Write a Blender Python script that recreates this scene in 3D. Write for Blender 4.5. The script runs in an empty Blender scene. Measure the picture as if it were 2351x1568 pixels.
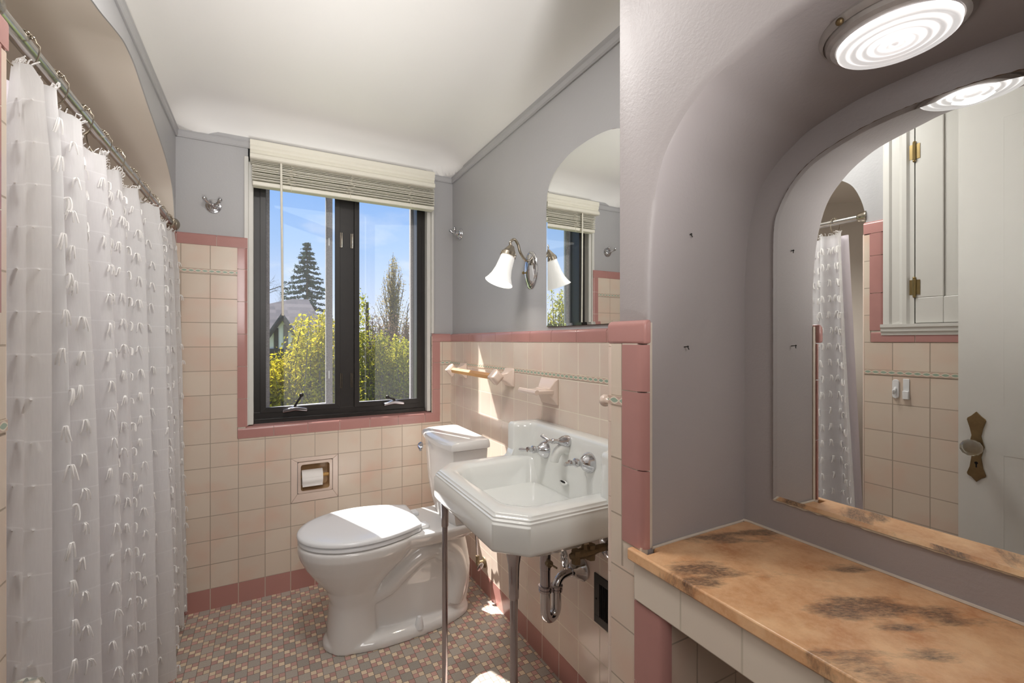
import bpy, bmesh, math, random
from mathutils import Vector, Matrix, noise as mnoise
random.seed(7)
PI = math.pi
SC = bpy.context.scene
COL = SC.collection

# ------------------------------------------------------------------ materials
def s2l(c):
    return tuple(((v/255.)/12.92 if v <= 10 else ((v/255.+.055)/1.055)**2.4) for v in c)
class NT:
    def __init__(s, name):
        s.m = bpy.data.materials.new(name); s.m.use_nodes = True
        s.t = s.m.node_tree; s.t.nodes.clear()
        s.out = s.n('ShaderNodeOutputMaterial')
    def n(s, typ, **kw):
        nd = s.t.nodes.new(typ)
        for k, v in kw.items(): setattr(nd, k, v)
        return nd
    def l(s, a, b): s.t.links.new(a, b)
    def setin(s, nd, **kw):
        for k, v in kw.items():
            k = k.replace('_', ' ')
            if hasattr(v, 'is_output'): s.l(v, nd.inputs[k])
            else: nd.inputs[k].default_value = v
    def math(s, op, a, b=None, c=None):
        nd = s.n('ShaderNodeMath', operation=op)
        for i, v in enumerate((a, b, c)):
            if v is None: continue
            if hasattr(v, 'is_output'): s.l(v, nd.inputs[i])
            else: nd.inputs[i].default_value = v
        return nd.outputs[0]
    def mix(s, f, a, b, mode='MIX'):
        nd = s.n('ShaderNodeMix', data_type='RGBA', blend_type=mode)
        for i, v in ((0, f), (6, a), (7, b)):
            if hasattr(v, 'is_output'): s.l(v, nd.inputs[i])
            else: nd.inputs[i].default_value = v if i == 0 else (*v, 1)
        return nd.outputs[2]
    def ramp(s, f, stops):
        nd = s.n('ShaderNodeValToRGB'); s.l(f, nd.inputs[0]); e = nd.color_ramp.elements
        while len(e) < len(stops): e.new(.5)
        for i, (p, c) in enumerate(stops):
            e[i].position = p; e[i].color = (*c, 1) if len(c) == 3 else c
        return nd.outputs[0]
    def noise(s, scale, vec=None, detail=3, rough=.5):
        nd = s.n('ShaderNodeTexNoise'); nd.inputs['Scale'].default_value = scale
        nd.inputs['Detail'].default_value = detail; nd.inputs['Roughness'].default_value = rough
        if vec is not None: s.l(vec, nd.inputs['Vector'])
        return nd.outputs['Fac']
    def coord(s, which='Object'):
        return s.n('ShaderNodeTexCoord').outputs[which]
    def bump(s, h, strength, dist=.001):
        nd = s.n('ShaderNodeBump'); nd.inputs['Strength'].default_value = strength
        nd.inputs['Distance'].default_value = dist; s.l(h, nd.inputs['Height']); return nd.outputs[0]
    def pbr(s, col, rough=.5, metal=0., normal=None, spec=.5, coat=0., **kw):
        b = s.n('ShaderNodeBsdfPrincipled')
        for k, v in (('Base Color', col), ('Roughness', rough), ('Metallic', metal), ('Specular IOR Level', spec), ('Coat Weight', coat)):
            if hasattr(v, 'is_output'): s.l(v, b.inputs[k])
            else: b.inputs[k].default_value = (*v, 1) if k == 'Base Color' else v
        if normal is not None: s.l(normal, b.inputs['Normal'])
        for k, v in kw.items(): b.inputs[k.replace('_', ' ')].default_value = v
        s.l(b.outputs[0], s.out.inputs[0]); return b

def plain(name, rgb, rough=.5, metal=0., nscale=30, namt=.06, bscale=0, bamt=0, spec=.5, coat=0.):
    t = NT(name); c = s2l(rgb); co = t.coord()
    f = t.noise(nscale, co)
    col = t.mix(f, tuple(v*(1-namt) for v in c), tuple(min(1, v*(1+namt)) for v in c))
    nm = t.bump(t.noise(bscale, co, 4, .6), bamt) if bamt else None
    t.pbr(col, rough, metal, nm, spec, coat); return t.m

def tile_mat(name, a, b, grout, bw, bh, blush=None, rough=.22):
    t = NT(name); uv = t.coord('UV')
    br = t.n('ShaderNodeTexBrick', offset=0., squash=1.)
    t.l(uv, br.inputs['Vector'])
    t.setin(br, Color1=(*s2l(a), 1), Color2=(*s2l(b), 1), Mortar=(*s2l(grout), 1), Scale=1., Mortar_Size=.0017, Mortar_Smooth=.15, Bias=0., Brick_Width=bw, Row_Height=bh)
    col = br.outputs['Color']
    if blush:
        f = t.ramp(t.noise(6.5, uv, 2), [(.48, (0, 0, 0)), (.72, (.55, .55, .55))])
        f2 = t.math('MULTIPLY', f, t.math('SUBTRACT', 1., br.outputs['Fac']))
        col = t.mix(f2, col, s2l(blush))
    h = t.math('ADD', t.math('SUBTRACT', 1., br.outputs['Fac']), t.math('MULTIPLY', t.noise(14, uv, 2), .5))
    r = t.math('MULTIPLY_ADD', br.outputs['Fac'], .5, rough)
    t.pbr(col, r, 0., t.bump(h, .55, .0012)); return t.m

def floor_mat():
    c = .0415; t = NT('mosaic_floor'); co = t.coord()
    mp = t.n('ShaderNodeMapping'); t.l(co, mp.inputs[0]); mp.inputs['Location'].default_value = (.2325, -2.4, .01)
    v = mp.outputs[0]
    def chk(sc):
        k = t.n('ShaderNodeTexChecker'); t.l(v, k.inputs[0]); k.inputs['Scale'].default_value = sc; return k.outputs['Fac']
    def brick(w, m):
        k = t.n('ShaderNodeTexBrick', offset=0., squash=1.); t.l(v, k.inputs[0])
        t.setin(k, Scale=1., Mortar_Size=m, Mortar_Smooth=.1, Brick_Width=w, Row_Height=w, Color1=(.82, .82, .82, 1), Color2=(1.12, 1.12, 1.12, 1), Mortar=(1, 1, 1, 1), Bias=0.)
        return k
    big, sm = brick(c, .0008), brick(c/2, .0008)
    par = chk(1/c)
    small = t.mix(chk(2/c), s2l((200, 158, 148)), s2l((226, 207, 180)))
    sp = t.ramp(t.noise(700, co, 2, .7), [(.35, s2l((140, 131, 122))), (.6, s2l((198, 190, 179)))])
    sp = t.mix(1., sp, big.outputs['Color'], 'MULTIPLY')
    col = t.mix(par, sp, t.mix(1., small, sm.outputs['Color'], 'MULTIPLY'))
    gr = t.math('MAXIMUM', big.outputs['Fac'], t.math('MULTIPLY', sm.outputs['Fac'], par))
    col = t.mix(gr, col, s2l((108, 93, 83)))
    t.pbr(col, t.math('MULTIPLY_ADD', gr, .4, .33), 0., t.bump(t.math('SUBTRACT', 1., gr), .5, .0008)); return t.m

def strip_mat():
    t = NT('decor_liner'); sx = t.n('ShaderNodeSeparateXYZ'); t.l(t.coord('UV'), sx.inputs[0])
    u = t.math('SUBTRACT', t.math('FRACT', t.math('DIVIDE', sx.outputs[0], .026)), .5)
    v = t.math('ABSOLUTE', t.math('SUBTRACT', t.math('DIVIDE', sx.outputs[1], .0175), .5))
    e = t.math('MULTIPLY', t.math('COSINE', t.math('MULTIPLY', u, PI)), .34)
    d = t.math('SUBTRACT', v, e)
    line = t.math('LESS_THAN', t.math('ABSOLUTE', d), .075)
    ins = t.math('LESS_THAN', d, 0.)
    col = t.mix(ins, s2l((200, 172, 158)), s2l((156, 174, 156)))
    col = t.mix(line, col, s2l((226, 214, 196)))
    edge = t.math('GREATER_THAN', v, .43)
    col = t.mix(edge, col, s2l((206, 188, 168)))
    t.pbr(col, .3, 0., t.bump(line, .4, .001)); return t.m

def marble_mat():
    t = NT('orange_marble'); co = t.coord()
    TH = .48; rt = t.n('ShaderNodeMapping'); t.l(co, rt.inputs[0]); rt.inputs['Rotation'].default_value = (0, 0, TH)
    mp = t.n('ShaderNodeMapping'); t.l(rt.outputs[0], mp.inputs[0]); mp.inputs['Scale'].default_value = (.9, 2.6, 1)
    n1 = t.noise(7., mp.outputs[0], 6, .68)
    base = t.mix(t.ramp(t.noise(11, co, 7, .68), [(.36, (0, 0, 0)), (.64, (1, 1, 1))]), s2l((200, 140, 94)), s2l((236, 190, 144)))
    base = t.mix(t.ramp(t.noise(90, co, 4, .7), [(.45, (0, 0, 0)), (.7, (.35, .35, .35))]), base, s2l((236, 200, 160)))
    m = None
    for (px, py, ax_, ay) in ((.6425, .530, .075, .032), (.80, .575, .095, .030), (.625, .485, .045, .026), (.79, .325, .10, .028), (.86, .272, .07, .030), (.775, .28, .05, .018), (.64, .268, .07, .03), (.73, .24, .045, .015), (.89, .395, .05, .018), (.90, .555, .05, .018), (.72, .05, .1, .04)):
        cx, cy = px*math.cos(TH)-py*math.sin(TH), px*math.sin(TH)+py*math.cos(TH)
        q = t.n('ShaderNodeMapping'); t.l(rt.outputs[0], q.inputs[0]); q.inputs['Location'].default_value = (-cx/ax_, -cy/ay, 0); q.inputs['Scale'].default_value = (1/ax_, 1/ay, 0)
        vl = t.n('ShaderNodeVectorMath', operation='LENGTH'); t.l(q.outputs[0], vl.inputs[0])
        g = t.math('SUBTRACT', 1., vl.outputs['Value']); m = g if m is None else t.math('MAXIMUM', m, g)
    mask = t.ramp(t.math('MULTIPLY_ADD', t.math('MAXIMUM', m, -.7), .21, n1), [(.50, (0, 0, 0)), (.66, (1, 1, 1))])
    mask = t.math('MULTIPLY', mask, t.ramp(t.noise(130, mp.outputs[0], 5, .75), [(.33, (.35, .35, .35)), (.58, (1, 1, 1))]))
    col = t.mix(t.math('MULTIPLY', mask, .85), base, s2l((78, 64, 56)))
    t.pbr(col, .32, 0., t.bump(t.noise(220, co, 3), .12, .0006)); return t.m

def wood_mat(name, a, b):
    t = NT(name); co = t.coord(); mp = t.n('ShaderNodeMapping'); t.l(co, mp.inputs[0]); mp.inputs['Scale'].default_value = (40, 4, 40)
    t.pbr(t.mix(t.noise(3, mp.outputs[0], 4), s2l(a), s2l(b)), .45); return t.m

def cloth_mat():
    t = NT('curtain_cotton'); uv = t.coord('UV'); sx = t.n('ShaderNodeSeparateXYZ'); t.l(uv, sx.inputs[0])
    fr = t.math('FRACT', t.math('DIVIDE', sx.outputs[1], .071))
    ln = t.math('LESS_THAN', fr, .035)
    mp = t.n('ShaderNodeMapping'); t.l(uv, mp.inputs[0]); mp.inputs['Scale'].default_value = (260, 30, 1)
    nz = t.noise(1., mp.outputs[0], 3)
    col = t.mix(ln, t.mix(nz, (.85, .84, .835), (.93, .925, .92)), (.96, .955, .955))
    nm = t.bump(t.math('ADD', nz, t.math('MULTIPLY', ln, 1.6)), .35, .001)
    d = t.n('ShaderNodeBsdfDiffuse'); tr = t.n('ShaderNodeBsdfTranslucent'); mx = t.n('ShaderNodeMixShader')
    for b in (d, tr): t.l(col, b.inputs[0]); t.l(nm, b.inputs['Normal'])
    mx.inputs[0].default_value = .45; t.l(d.outputs[0], mx.inputs[1]); t.l(tr.outputs[0], mx.inputs[2])
    tp_ = t.n('ShaderNodeBsdfTransparent'); m2 = t.n('ShaderNodeMixShader'); m2.inputs[0].default_value = .10
    t.l(mx.outputs[0], m2.inputs[1]); t.l(tp_.outputs[0], m2.inputs[2]); t.l(m2.outputs[0], t.out.inputs[0]); return t.m

def leaf_mat(name, a, b, trans=.45):
    t = NT(name); g = t.n('ShaderNodeNewGeometry'); r = g.outputs['Random Per Island']
    col = t.mix(r, s2l(a), s2l(b))
    d = t.n('ShaderNodeBsdfDiffuse'); tr = t.n('ShaderNodeBsdfTranslucent'); mx = t.n('ShaderNodeMixShader')
    t.l(col, d.inputs[0]); t.l(col, tr.inputs[0]); mx.inputs[0].default_value = trans
    t.l(d.outputs[0], mx.inputs[1]); t.l(tr.outputs[0], mx.inputs[2]); t.l(mx.outputs[0], t.out.inputs[0]); return t.m

def glass_pane(name, tint=(1, 1, 1), refl=.05, haze=0.):
    t = NT(name); tr = t.n('ShaderNodeBsdfTransparent'); tr.inputs[0].default_value = (*tint, 1)
    gl = t.n('ShaderNodeBsdfGlossy'); gl.inputs['Roughness'].default_value = .01
    mx = t.n('ShaderNodeMixShader'); lw = t.n('ShaderNodeFresnel'); lw.inputs[0].default_value = 1.35
    t.l(lw.outputs[0], mx.inputs[0]); t.l(tr.outputs[0], mx.inputs[1]); t.l(gl.outputs[0], mx.inputs[2])
    o = mx.outputs[0]
    if haze:
        df = t.n('ShaderNodeBsdfDiffuse'); df.inputs[0].default_value = (.5, .5, .5, 1)
        m2 = t.n('ShaderNodeMixShader')
        t.l(t.math('MULTIPLY', t.ramp(t.noise(60, t.coord(), 4), [(.45, (.4, .4, .4)), (.75, (1, 1, 1))]), haze), m2.inputs[0])
        t.l(o, m2.inputs[1]); t.l(df.outputs[0], m2.inputs[2]); o = m2.outputs[0]
    t.l(o, t.out.inputs[0]); return t.m

def emit_shade(name, col, strength, rough=.3):
    t = NT(name); f = t.noise(20, t.coord())
    b = t.pbr(t.mix(f, (.86, .86, .85), (.9, .9, .88)), rough)
    b.inputs['Emission Color'].default_value = (*col, 1); b.inputs['Emission Strength'].default_value = strength; return t.m

M = dict(
    paint=plain('grey_paint', (176, 175, 176), .42, 0, 3, .04, 110, .4),
    shaded=plain('grey_paint_shaded', (163, 156, 155), .42, 0, 3, .05, 150, .6),  # same grey paint; the niche's dimmer, warmer light put into its colour
    cream=plain('cream_paint', (226, 216, 204), .55, 0, 3, .03, 100, .18),
    ceil=plain('ceiling_paint', (236, 234, 231), .6, 0, 3, .02, 80, .12),
    trimwhite=plain('white_gloss_paint', (214, 212, 206), .35, 0, 20, .02, 60, .08),
    beige=tile_mat('beige_tile', (221, 206, 189), (213, 196, 179), (172, 157, 141), .1111, .1105, (220, 184, 164)), beige_lit=tile_mat('beige_tile_raked_light', (226, 211, 197), (219, 202, 188), (236, 226, 208), .1111, .1105, (222, 192, 178)),  # second copy paler: raking light on tile and grout put into colour
    pinkbase=tile_mat('pink_base_tile', (184, 134, 126), (176, 126, 118), (204, 188, 172), .1111, .5),
    pink=plain('pink_glazed_trim', (180, 132, 126), .16, 0, 12, .09, 25, .05),
    grout=plain('white_grout', (206, 194, 180), .8, 0, 60, .1),
    cer=plain('white_porcelain', (226, 227, 223), .08, 0, 4, .01, spec=.6, coat=.3),
    toil=plain('toilet_porcelain', (228, 226, 223), .09, 0, 4, .01, spec=.6, coat=.3),
    plastic=plain('white_plastic', (232, 233, 234), .22, 0, 8, .01),
    beigecer=plain('beige_ceramic', (224, 204, 190), .18, 0, 20, .03),
    ochre=plain('ochre_glaze', (196, 160, 118), .3, 0, 18, .12),
    chrome=plain('chrome', (205, 205, 208), .1, 1., 40, .05),
    chromed=plain('worn_chrome', (188, 184, 188), .16, 1., 25, .15, 60, .06),
    nickel=plain('brushed_nickel', (176, 166, 150), .24, 1., 60, .08),
    verd=plain('corroded_brass', (140, 124, 98), .5, .8, 45, .5, 60, .5),
    bronze=plain('antique_bronze', (128, 108, 78), .42, .85, 50, .3, 80, .3),
    brass=plain('brass', (150, 130, 88), .3, .9, 50, .15),
    black=plain('black_window_paint', (34, 30, 28), .38, 0, 30, .2, 40, .08),
    dirty=plain('weathered_frame', (150, 146, 148), .8, 0, 160, .5, 150, .4),
    iron=plain('blackened_grille', (46, 43, 41), .5, .3, 40, .2, 50, .15),
    dark=plain('dark_void', (10, 9, 9), .9),
    mirror=None, blind=plain('ivory_blind', (226, 222, 208), .4, 0, 20, .03),
    cord=plain('ivory_cord', (225, 218, 200), .8), paper=plain('tissue_paper', (238, 234, 230), .9, 0, 60, .02, 120, .2),
    roller=wood_mat('wooden_roller', (178, 134, 72), (214, 170, 100)), wood=wood_mat('towel_bar_wood', (196, 140, 84), (226, 176, 120)),
    floor=floor_mat(), strip=strip_mat(), marble=marble_mat(), cloth=cloth_mat(),
    tuft=plain('cotton_yarn', (236, 233, 230), .9, 0, 200, .05), liner=plain('vinyl_liner', (226, 218, 224), .4, 0, 20, .02),
    pane=glass_pane('window_glass'), screen=None, backing=plain('silvering_edge', (96, 70, 48), .7, 0, 50, .6),
    lens=None, shade=emit_shade('lit_opal_glass', (1, .96, .88), .34, .2),
    crystal=None, apron=tile_mat('pale_apron_tile', (226, 214, 198), (222, 208, 192), (200, 188, 170), .1085, .5),
)
def mk():
    t = NT('ribbed_milk_glass'); d = t.n('ShaderNodeBsdfTranslucent'); g = t.n('ShaderNodeBsdfGlossy'); g.inputs['Roughness'].default_value = .12
    c = t.mix(t.noise(30, t.coord()), (.86, .85, .84), (.9, .89, .88)); t.l(c, d.inputs[0]); mx = t.n('ShaderNodeMixShader'); mx.inputs[0].default_value = .12
    t.l(d.outputs[0], mx.inputs[1]); t.l(g.outputs[0], mx.inputs[2]); e = t.n('ShaderNodeEmission'); e.inputs[0].default_value = (1, .985, .97, 1); e.inputs[1].default_value = .35; ad = t.n('ShaderNodeAddShader'); t.l(mx.outputs[0], ad.inputs[0]); t.l(e.outputs[0], ad.inputs[1]); t.l(ad.outputs[0], t.out.inputs[0]); M['lens'] = t.m
    t = NT('silvered_mirror'); g = t.n('ShaderNodeBsdfGlossy'); g.inputs['Roughness'].default_value = .004
    t.l(t.mix(t.noise(8, t.coord()), (.86, .875, .86), (.89, .90, .885)), g.inputs[0]); t.l(g.outputs[0], t.out.inputs[0]); M['mirror'] = t.m
    t = NT('insect_screen'); tr = t.n('ShaderNodeBsdfTransparent'); d = t.n('ShaderNodeBsdfDiffuse'); d.inputs[0].default_value = (.3, .32, .34, 1)
    mx = t.n('ShaderNodeMixShader'); w = t.n('ShaderNodeTexWave'); w.inputs['Scale'].default_value = 180.; t.l(t.coord(), w.inputs[0])
    tl = t.n('ShaderNodeBsdfTranslucent'); tl.inputs[0].default_value = (.62, .62, .62, 1); m2 = t.n('ShaderNodeMixShader'); t.l(d.outputs[0], m2.inputs[1]); t.l(tl.outputs[0], m2.inputs[2])
    t.l(t.math('MULTIPLY_ADD', w.outputs['Fac'], .07, .06), mx.inputs[0]); t.l(tr.outputs[0], mx.inputs[1]); t.l(m2.outputs[0], mx.inputs[2])
    t.l(mx.outputs[0], t.out.inputs[0]); M['screen'] = t.m
    t = NT('crystal_glass'); b = t.pbr(t.mix(t.noise(5, t.coord()), (.95, .95, .86), (1, 1, .93)), .02); b.inputs['Transmission Weight'].default_value = .9; M['crystal'] = t.m
mk()

# ------------------------------------------------------------------ geometry helpers
class MB:
    def __init__(s): s.bm = bmesh.new()
    def box(s, x0, x1, y0, y1, z0, z1):
        v = [s.bm.verts.new((x, y, z)) for x in (x0, x1) for y in (y0, y1) for z in (z0, z1)]
        for f in ((0, 1, 3, 2), (4, 6, 7, 5), (0, 4, 5, 1), (2, 3, 7, 6), (0, 2, 6, 4), (1, 5, 7, 3)):
            s.bm.faces.new([v[i] for i in f])
        return s
    def prism(s, poly, ax, a0, a1):
        def P(p, a): return {'x': (a, p[0], p[1]), 'y': (p[0], a, p[1]), 'z': (p[0], p[1], a)}[ax]
        return s.loft([[P(p, a0) for p in poly], [P(p, a1) for p in poly]])
    def loft(s, rings, cap0=True, cap1=True, closed=True):
        R = [[s.bm.verts.new(p) for p in r] for r in rings]
        n = len(R[0])
        for a, b in zip(R, R[1:]):
            for i in range(n if closed else n-1):
                j = (i+1) % n
                s.bm.faces.new((a[i], a[j], b[j], b[i]))
        if cap0: s.bm.faces.new(R[0])
        if cap1: s.bm.faces.new(R[-1])
        return s
    def lathe(s, o, ax, prof, n=24, cap0=True, cap1=True, sx=1., sy=1., ref=None):
        ax = Vector(ax).normalized(); o = Vector(o)
        e1 = Vector(ref) if ref else ax.orthogonal(); e1 = (e1-ax*e1.dot(ax)).normalized(); e2 = ax.cross(e1)
        return s.loft([[o+ax*t+(e1*math.cos(2*PI*k/n)*sx+e2*math.sin(2*PI*k/n)*sy)*max(r, 1e-5) for k in range(n)] for t, r in prof], cap0, cap1)
    def tube(s, pts, r, n=10, caps=True):
        pts = [Vector(p) for p in pts]; rings = []
        d = (pts[1]-pts[0]).normalized(); e = d.orthogonal().normalized()
        for i, p in enumerate(pts):
            d = (pts[min(i+1, len(pts)-1)]-pts[max(i-1, 0)]).normalized()
            e = (e-d*e.dot(d)); e = e.normalized() if e.length > 1e-6 else d.orthogonal().normalized()
            f = d.cross(e); rr = r[i] if isinstance(r, (list, tuple)) else r
            rings.append([p+(e*math.cos(2*PI*k/n)+f*math.sin(2*PI*k/n))*rr for k in range(n)])
        return s.loft(rings, caps, caps)
    def ball(s, c, r, n=12, sc=(1, 1, 1)):
        m = Matrix.Translation(c) @ Matrix.Diagonal((*[r*k for k in sc], 1))
        bmesh.ops.create_uvsphere(s.bm, u_segments=n, v_segments=max(6, n//2+2), radius=1, matrix=m); return s
    def quad(s, *p): s.bm.faces.new([s.bm.verts.new(q) for q in p]); return s
    def build(s, name, m, parent=None, ang=35, bevel=0., seg=2, uvf=None, mods=None):
        if not uvf or True: bmesh.ops.recalc_face_normals(s.bm, faces=s.bm.faces[:])
        me = bpy.data.meshes.new(name); s.bm.to_mesh(me); s.bm.free()
        me.materials.append(m if not isinstance(m, str) else M[m])
        if uvf:
            ul = me.uv_layers.new(name='UVMap'); vs = me.vertices
            for lp in me.loops: ul.data[lp.index].uv = uvf(vs[lp.vertex_index].co)
        if ang:
            me.polygons.foreach_set('use_smooth', [True]*len(me.polygons)); me.set_sharp_from_angle(angle=math.radians(ang))
        o = bpy.data.objects.new(name, me); COL.objects.link(o)
        if bevel:
            b = o.modifiers.new('bevel', 'BEVEL'); b.width = bevel; b.segments = seg; b.limit_method = 'ANGLE'; b.angle_limit = math.radians(40)
        if parent is not None: attach(o, parent)
        return o
def attach(o, parent):
    o.parent = parent; o.matrix_parent_inverse = pworld(parent).inverted()
def pworld(o):
    m = Matrix.Translation(o.location) @ o.rotation_euler.to_matrix().to_4x4() if o.type == 'EMPTY' else Matrix.Identity(4)
    return m
def smooth_path(pts, sub=6):
    P = [Vector(p) for p in pts]; out = []
    for i in range(len(P)-1):
        p0, p1, p2, p3 = P[max(i-1, 0)], P[i], P[i+1], P[min(i+2, len(P)-1)]
        for k in range(sub):
            t = k/sub
            out.append(.5*((2*p1)+(p2-p0)*t+(2*p0-5*p1+4*p2-p3)*t*t+(3*p1-p0-3*p2+p3)*t**3))
    return out+[P[-1]]
def thing(name, label, cat, loc, group=None, kind=None):
    o = bpy.data.objects.new(name, None); COL.objects.link(o); o.location = loc; o.empty_display_size = .05
    return tag(o, label, cat, group, kind)
def tag(o, label, cat, group=None, kind=None):
    o['label'] = label; o['category'] = cat
    if group: o['group'] = group
    if kind: o['kind'] = kind
    return o
def cells(mb, x0, x1, z0, z1, holes, put):
    xs = sorted({x0, x1, *[h[0] for h in holes], *[h[1] for h in holes]}); zs = sorted({z0, z1, *[h[2] for h in holes], *[h[3] for h in holes]})
    for a, b in zip(xs, xs[1:]):
        if a < x0 or b > x1: continue
        run = None
        for c, d in zip(zs, zs[1:]):
            if c < z0-1e-9 or d > z1+1e-9: continue
            cx, cz = (a+b)/2, (c+d)/2
            hole = any(h[0] < cx < h[1] and h[2] < cz < h[3] for h in holes)
            if not hole: put(a, b, c, d)
    return mb

# ------------------------------------------------------------------ room constants
YB, XR, XL, XA = 2.400, .942, -.349, .620          # tile faces: window wall, sink wall, tub wall, vanity wall
T = .016
YP, XRP, XLP, XAP = YB+T, XR+T, XL-T, XA+T         # paint faces
ZC = 2.170; ZT = 2.36
RB, PH, PW = .0937, .1105, .1111                   # base height, tile pitches
YF = -.95
# --- floor / ceiling
f = MB().box(-1.2, 1.0, YF, YP+.02, -.05, 0).build('floor', 'floor', ang=0)
tag(f, 'mosaic floor of grey squares and small pink and beige tiles', 'floor', kind='structure')
mb = MB(); nx, ny = 48, 84; x0, x1, y0, y1 = XLP-.004, XRP+.004, YF-.004, YP+.004
vs = []
def coved(d, r=.17, h=.11):
    d = min(max(d, 0), r)/r; return h*math.sqrt(max(0, 1-(1-d)**2))
for i in range(nx+1):
    for j in range(ny+1):
        a, b = i/nx, j/ny
        a = .5-.5*math.cos(PI*a); b = .5-.5*math.cos(PI*b)
        x, y = x0+(x1-x0)*a, y0+(y1-y0)*b
        dx, dy = min(x-x0, x1-x), min(y-y0, y1-y)
        r = .17
        qx, qy = max(0, r-dx), max(0, r-dy)
        d = max(0, r-math.hypot(qx, qy))
        vs.append(mb.bm.verts.new((x, y, ZC+coved(d))))
for i in range(nx):
    for j in range(ny):
        k = i*(ny+1)+j; mb.bm.faces.new((vs[k], vs[k+1], vs[k+ny+2], vs[k+ny+1]))
mb.box(x0-.02, x1+.02, y0-.02, y1+.02, 2.34, 2.37)
tag(mb.build('ceiling', 'ceil', ang=60), 'white coved plaster ceiling', 'ceiling', kind='structure')

# --- window wall
WX0, WX1, WZ0, WZ1 = -.083, .828, .800, 2.165
TPH = (.145, .2816, .480, .612)
mb = MB()
cells(mb, XLP, 1.2, 0, ZT, [(WX0, WX1, WZ0, WZ1), TPH], lambda a, b, c, d: mb.box(a, b, YP, YP+.20, c, d))
mb.box(TPH[0]-.02, TPH[1]+.02, YP+.08, YP+.19, TPH[2]-.02, TPH[3]+.02)
wb = tag(mb.build('wall_back', 'paint', ang=0), 'grey painted wall around the window', 'wall', kind='structure')
def tiles(name, axis, r, m, parent, holes=(), u0=0., v0=0., face=None, thick=T, sgn=1):
    """flat tile field; axis 'y' -> r = x0,x1,z0,z1 ; axis 'x' -> r = y0,y1,z0,z1; sgn: slab grows from face by sgn*thick"""
    mb = MB()
    a0, a1 = sorted((face, face+sgn*thick))
    if axis == 'y': cells(mb, *r, holes, lambda a, b, c, d: mb.box(a, b, a0, a1, c, d)); uvf = lambda co: (co.x-u0+11.11, co.z-v0+11.05)
    else: cells(mb, *r, holes, lambda a, b, c, d: mb.box(a0, a1, a, b, c, d)); uvf = lambda co: (co.y-u0+11.11, co.z-v0+11.05)
    return mb.build(name, m, parent, ang=0, uvf=uvf)
def strip(axis, a, b, z, parent, face, sgn=1):
    mb = MB(); f0, f1 = sorted((face-sgn*.002, face+sgn*T))
    if axis == 'y': mb.box(a, b, f0, f1, z, z+.0175); uvf = lambda co: (co.x+20, co.z-z)
    else: mb.box(f0, f1, a, b, z, z+.0175); uvf = lambda co: (co.y+20, co.z-z)
    return mb.build('decorative_liner', 'strip', parent, ang=0, uvf=uvf)
def bull(mb, p0, p1, N, U, h=.045, t=T+.002, L=.152, r=.013, gap=.0022, ends=0, first=None):
    """run of bullnose tiles from p0 to p1; profile in (N out, U towards rounded edge)"""
    p0, p1, N, U = map(Vector, (p0, p1, N, U)); A = (p1-p0); tot = A.length; A.normalize()
    prof = [(0, 0), (t, 0)]+[(t-r+r*math.cos(k*PI/12), h-r+r*math.sin(k*PI/12)) for k in range(7)]+[(0, h)]
    s = 0; ln = first or L
    while s < tot-.002:
        e = min(tot, s+ln); ln = L
        mb.loft([[p0+A*(s+gap/2)+N*a+U*b for a, b in prof], [p0+A*(e-gap/2)+N*a+U*b for a, b in prof]])
        s = e
def grt(mb, x0, x1, y0, y1, z0, z1): mb.box(x0, x1, y0, y1, z0, z1)
G = M['beige']
u0b = -.0104
ZS1 = 1.535; ZCAPL = 1.662; ZS2 = 1.0925; ZCAP = 1.222
JL, JR, SB = -.1256, .8747, .768
tiles('tile_field', 'y', (-1.12, JL, RB, ZS1), G, wb, u0=u0b, v0=RB, face=YB)
tiles('tile_field', 'y', (-1.12, JL, ZS1+.0175, ZCAPL), G, wb, u0=u0b, v0=ZS1+.0175, face=YB)
TPF = (.1007, .3229, RB+3*PH, RB+5*PH)
tiles('tile_field', 'y', (JL, JR, RB, SB), G, wb, holes=[TPF], u0=u0b, v0=RB, face=YB)
tiles('tile_field', 'y', (JR, XRP, RB, ZS2), G, wb, u0=u0b+.01, v0=RB, face=YB)
tiles('tile_field', 'y', (JR, XRP, ZS2+.0175, ZCAP), G, wb, u0=u0b+.01, v0=ZS2+.0175, face=YB)
strip('y', -1.12, JL, ZS1, wb, YB); strip('y', JR, XR, ZS2, wb, YB)
mb = MB()
NY = (0, -1, 0)
bull(mb, (-1.12, YP, ZCAPL), (-.083, YP, ZCAPL), NY, (0, 0, 1), h=.052)                     # high cap left of window
bull(mb, (JL, YP, ZCAPL), (JL, YP, SB+.0525), NY, (1, 0, 0), h=.0427, first=.10)            # left window jamb
bull(mb, (JL, YP, SB), (JR, YP, SB), NY, (0, 0, 1), h=.052, t=T+.003)                 # sill face
bull(mb, (JR, YP, SB+.03), (JR, YP, ZCAP), NY, (-1, 0, 0), h=.0465)                       # right jamb
bull(mb, (JR-.046, YP, ZCAP), (XR, YP, ZCAP), NY, (0, 0, 1), h=.045)
tr = mb.build('bullnose_trim', 'pink', wb, ang=40)
mb = MB()                                                                                  # sill top and right reveal
k = 0; x = WX0
while x < WX1:
    e = min(WX1, x+.152); mb.prism([(YP-.01, SB+.0515), (YP+.075, SB+.058), (YP+.075, SB+.03), (YP-.01, SB+.03)], 'x', x+.0007, e-.0007); x = e
mb.build('sill_tile', 'pink', wb, ang=0)
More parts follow.
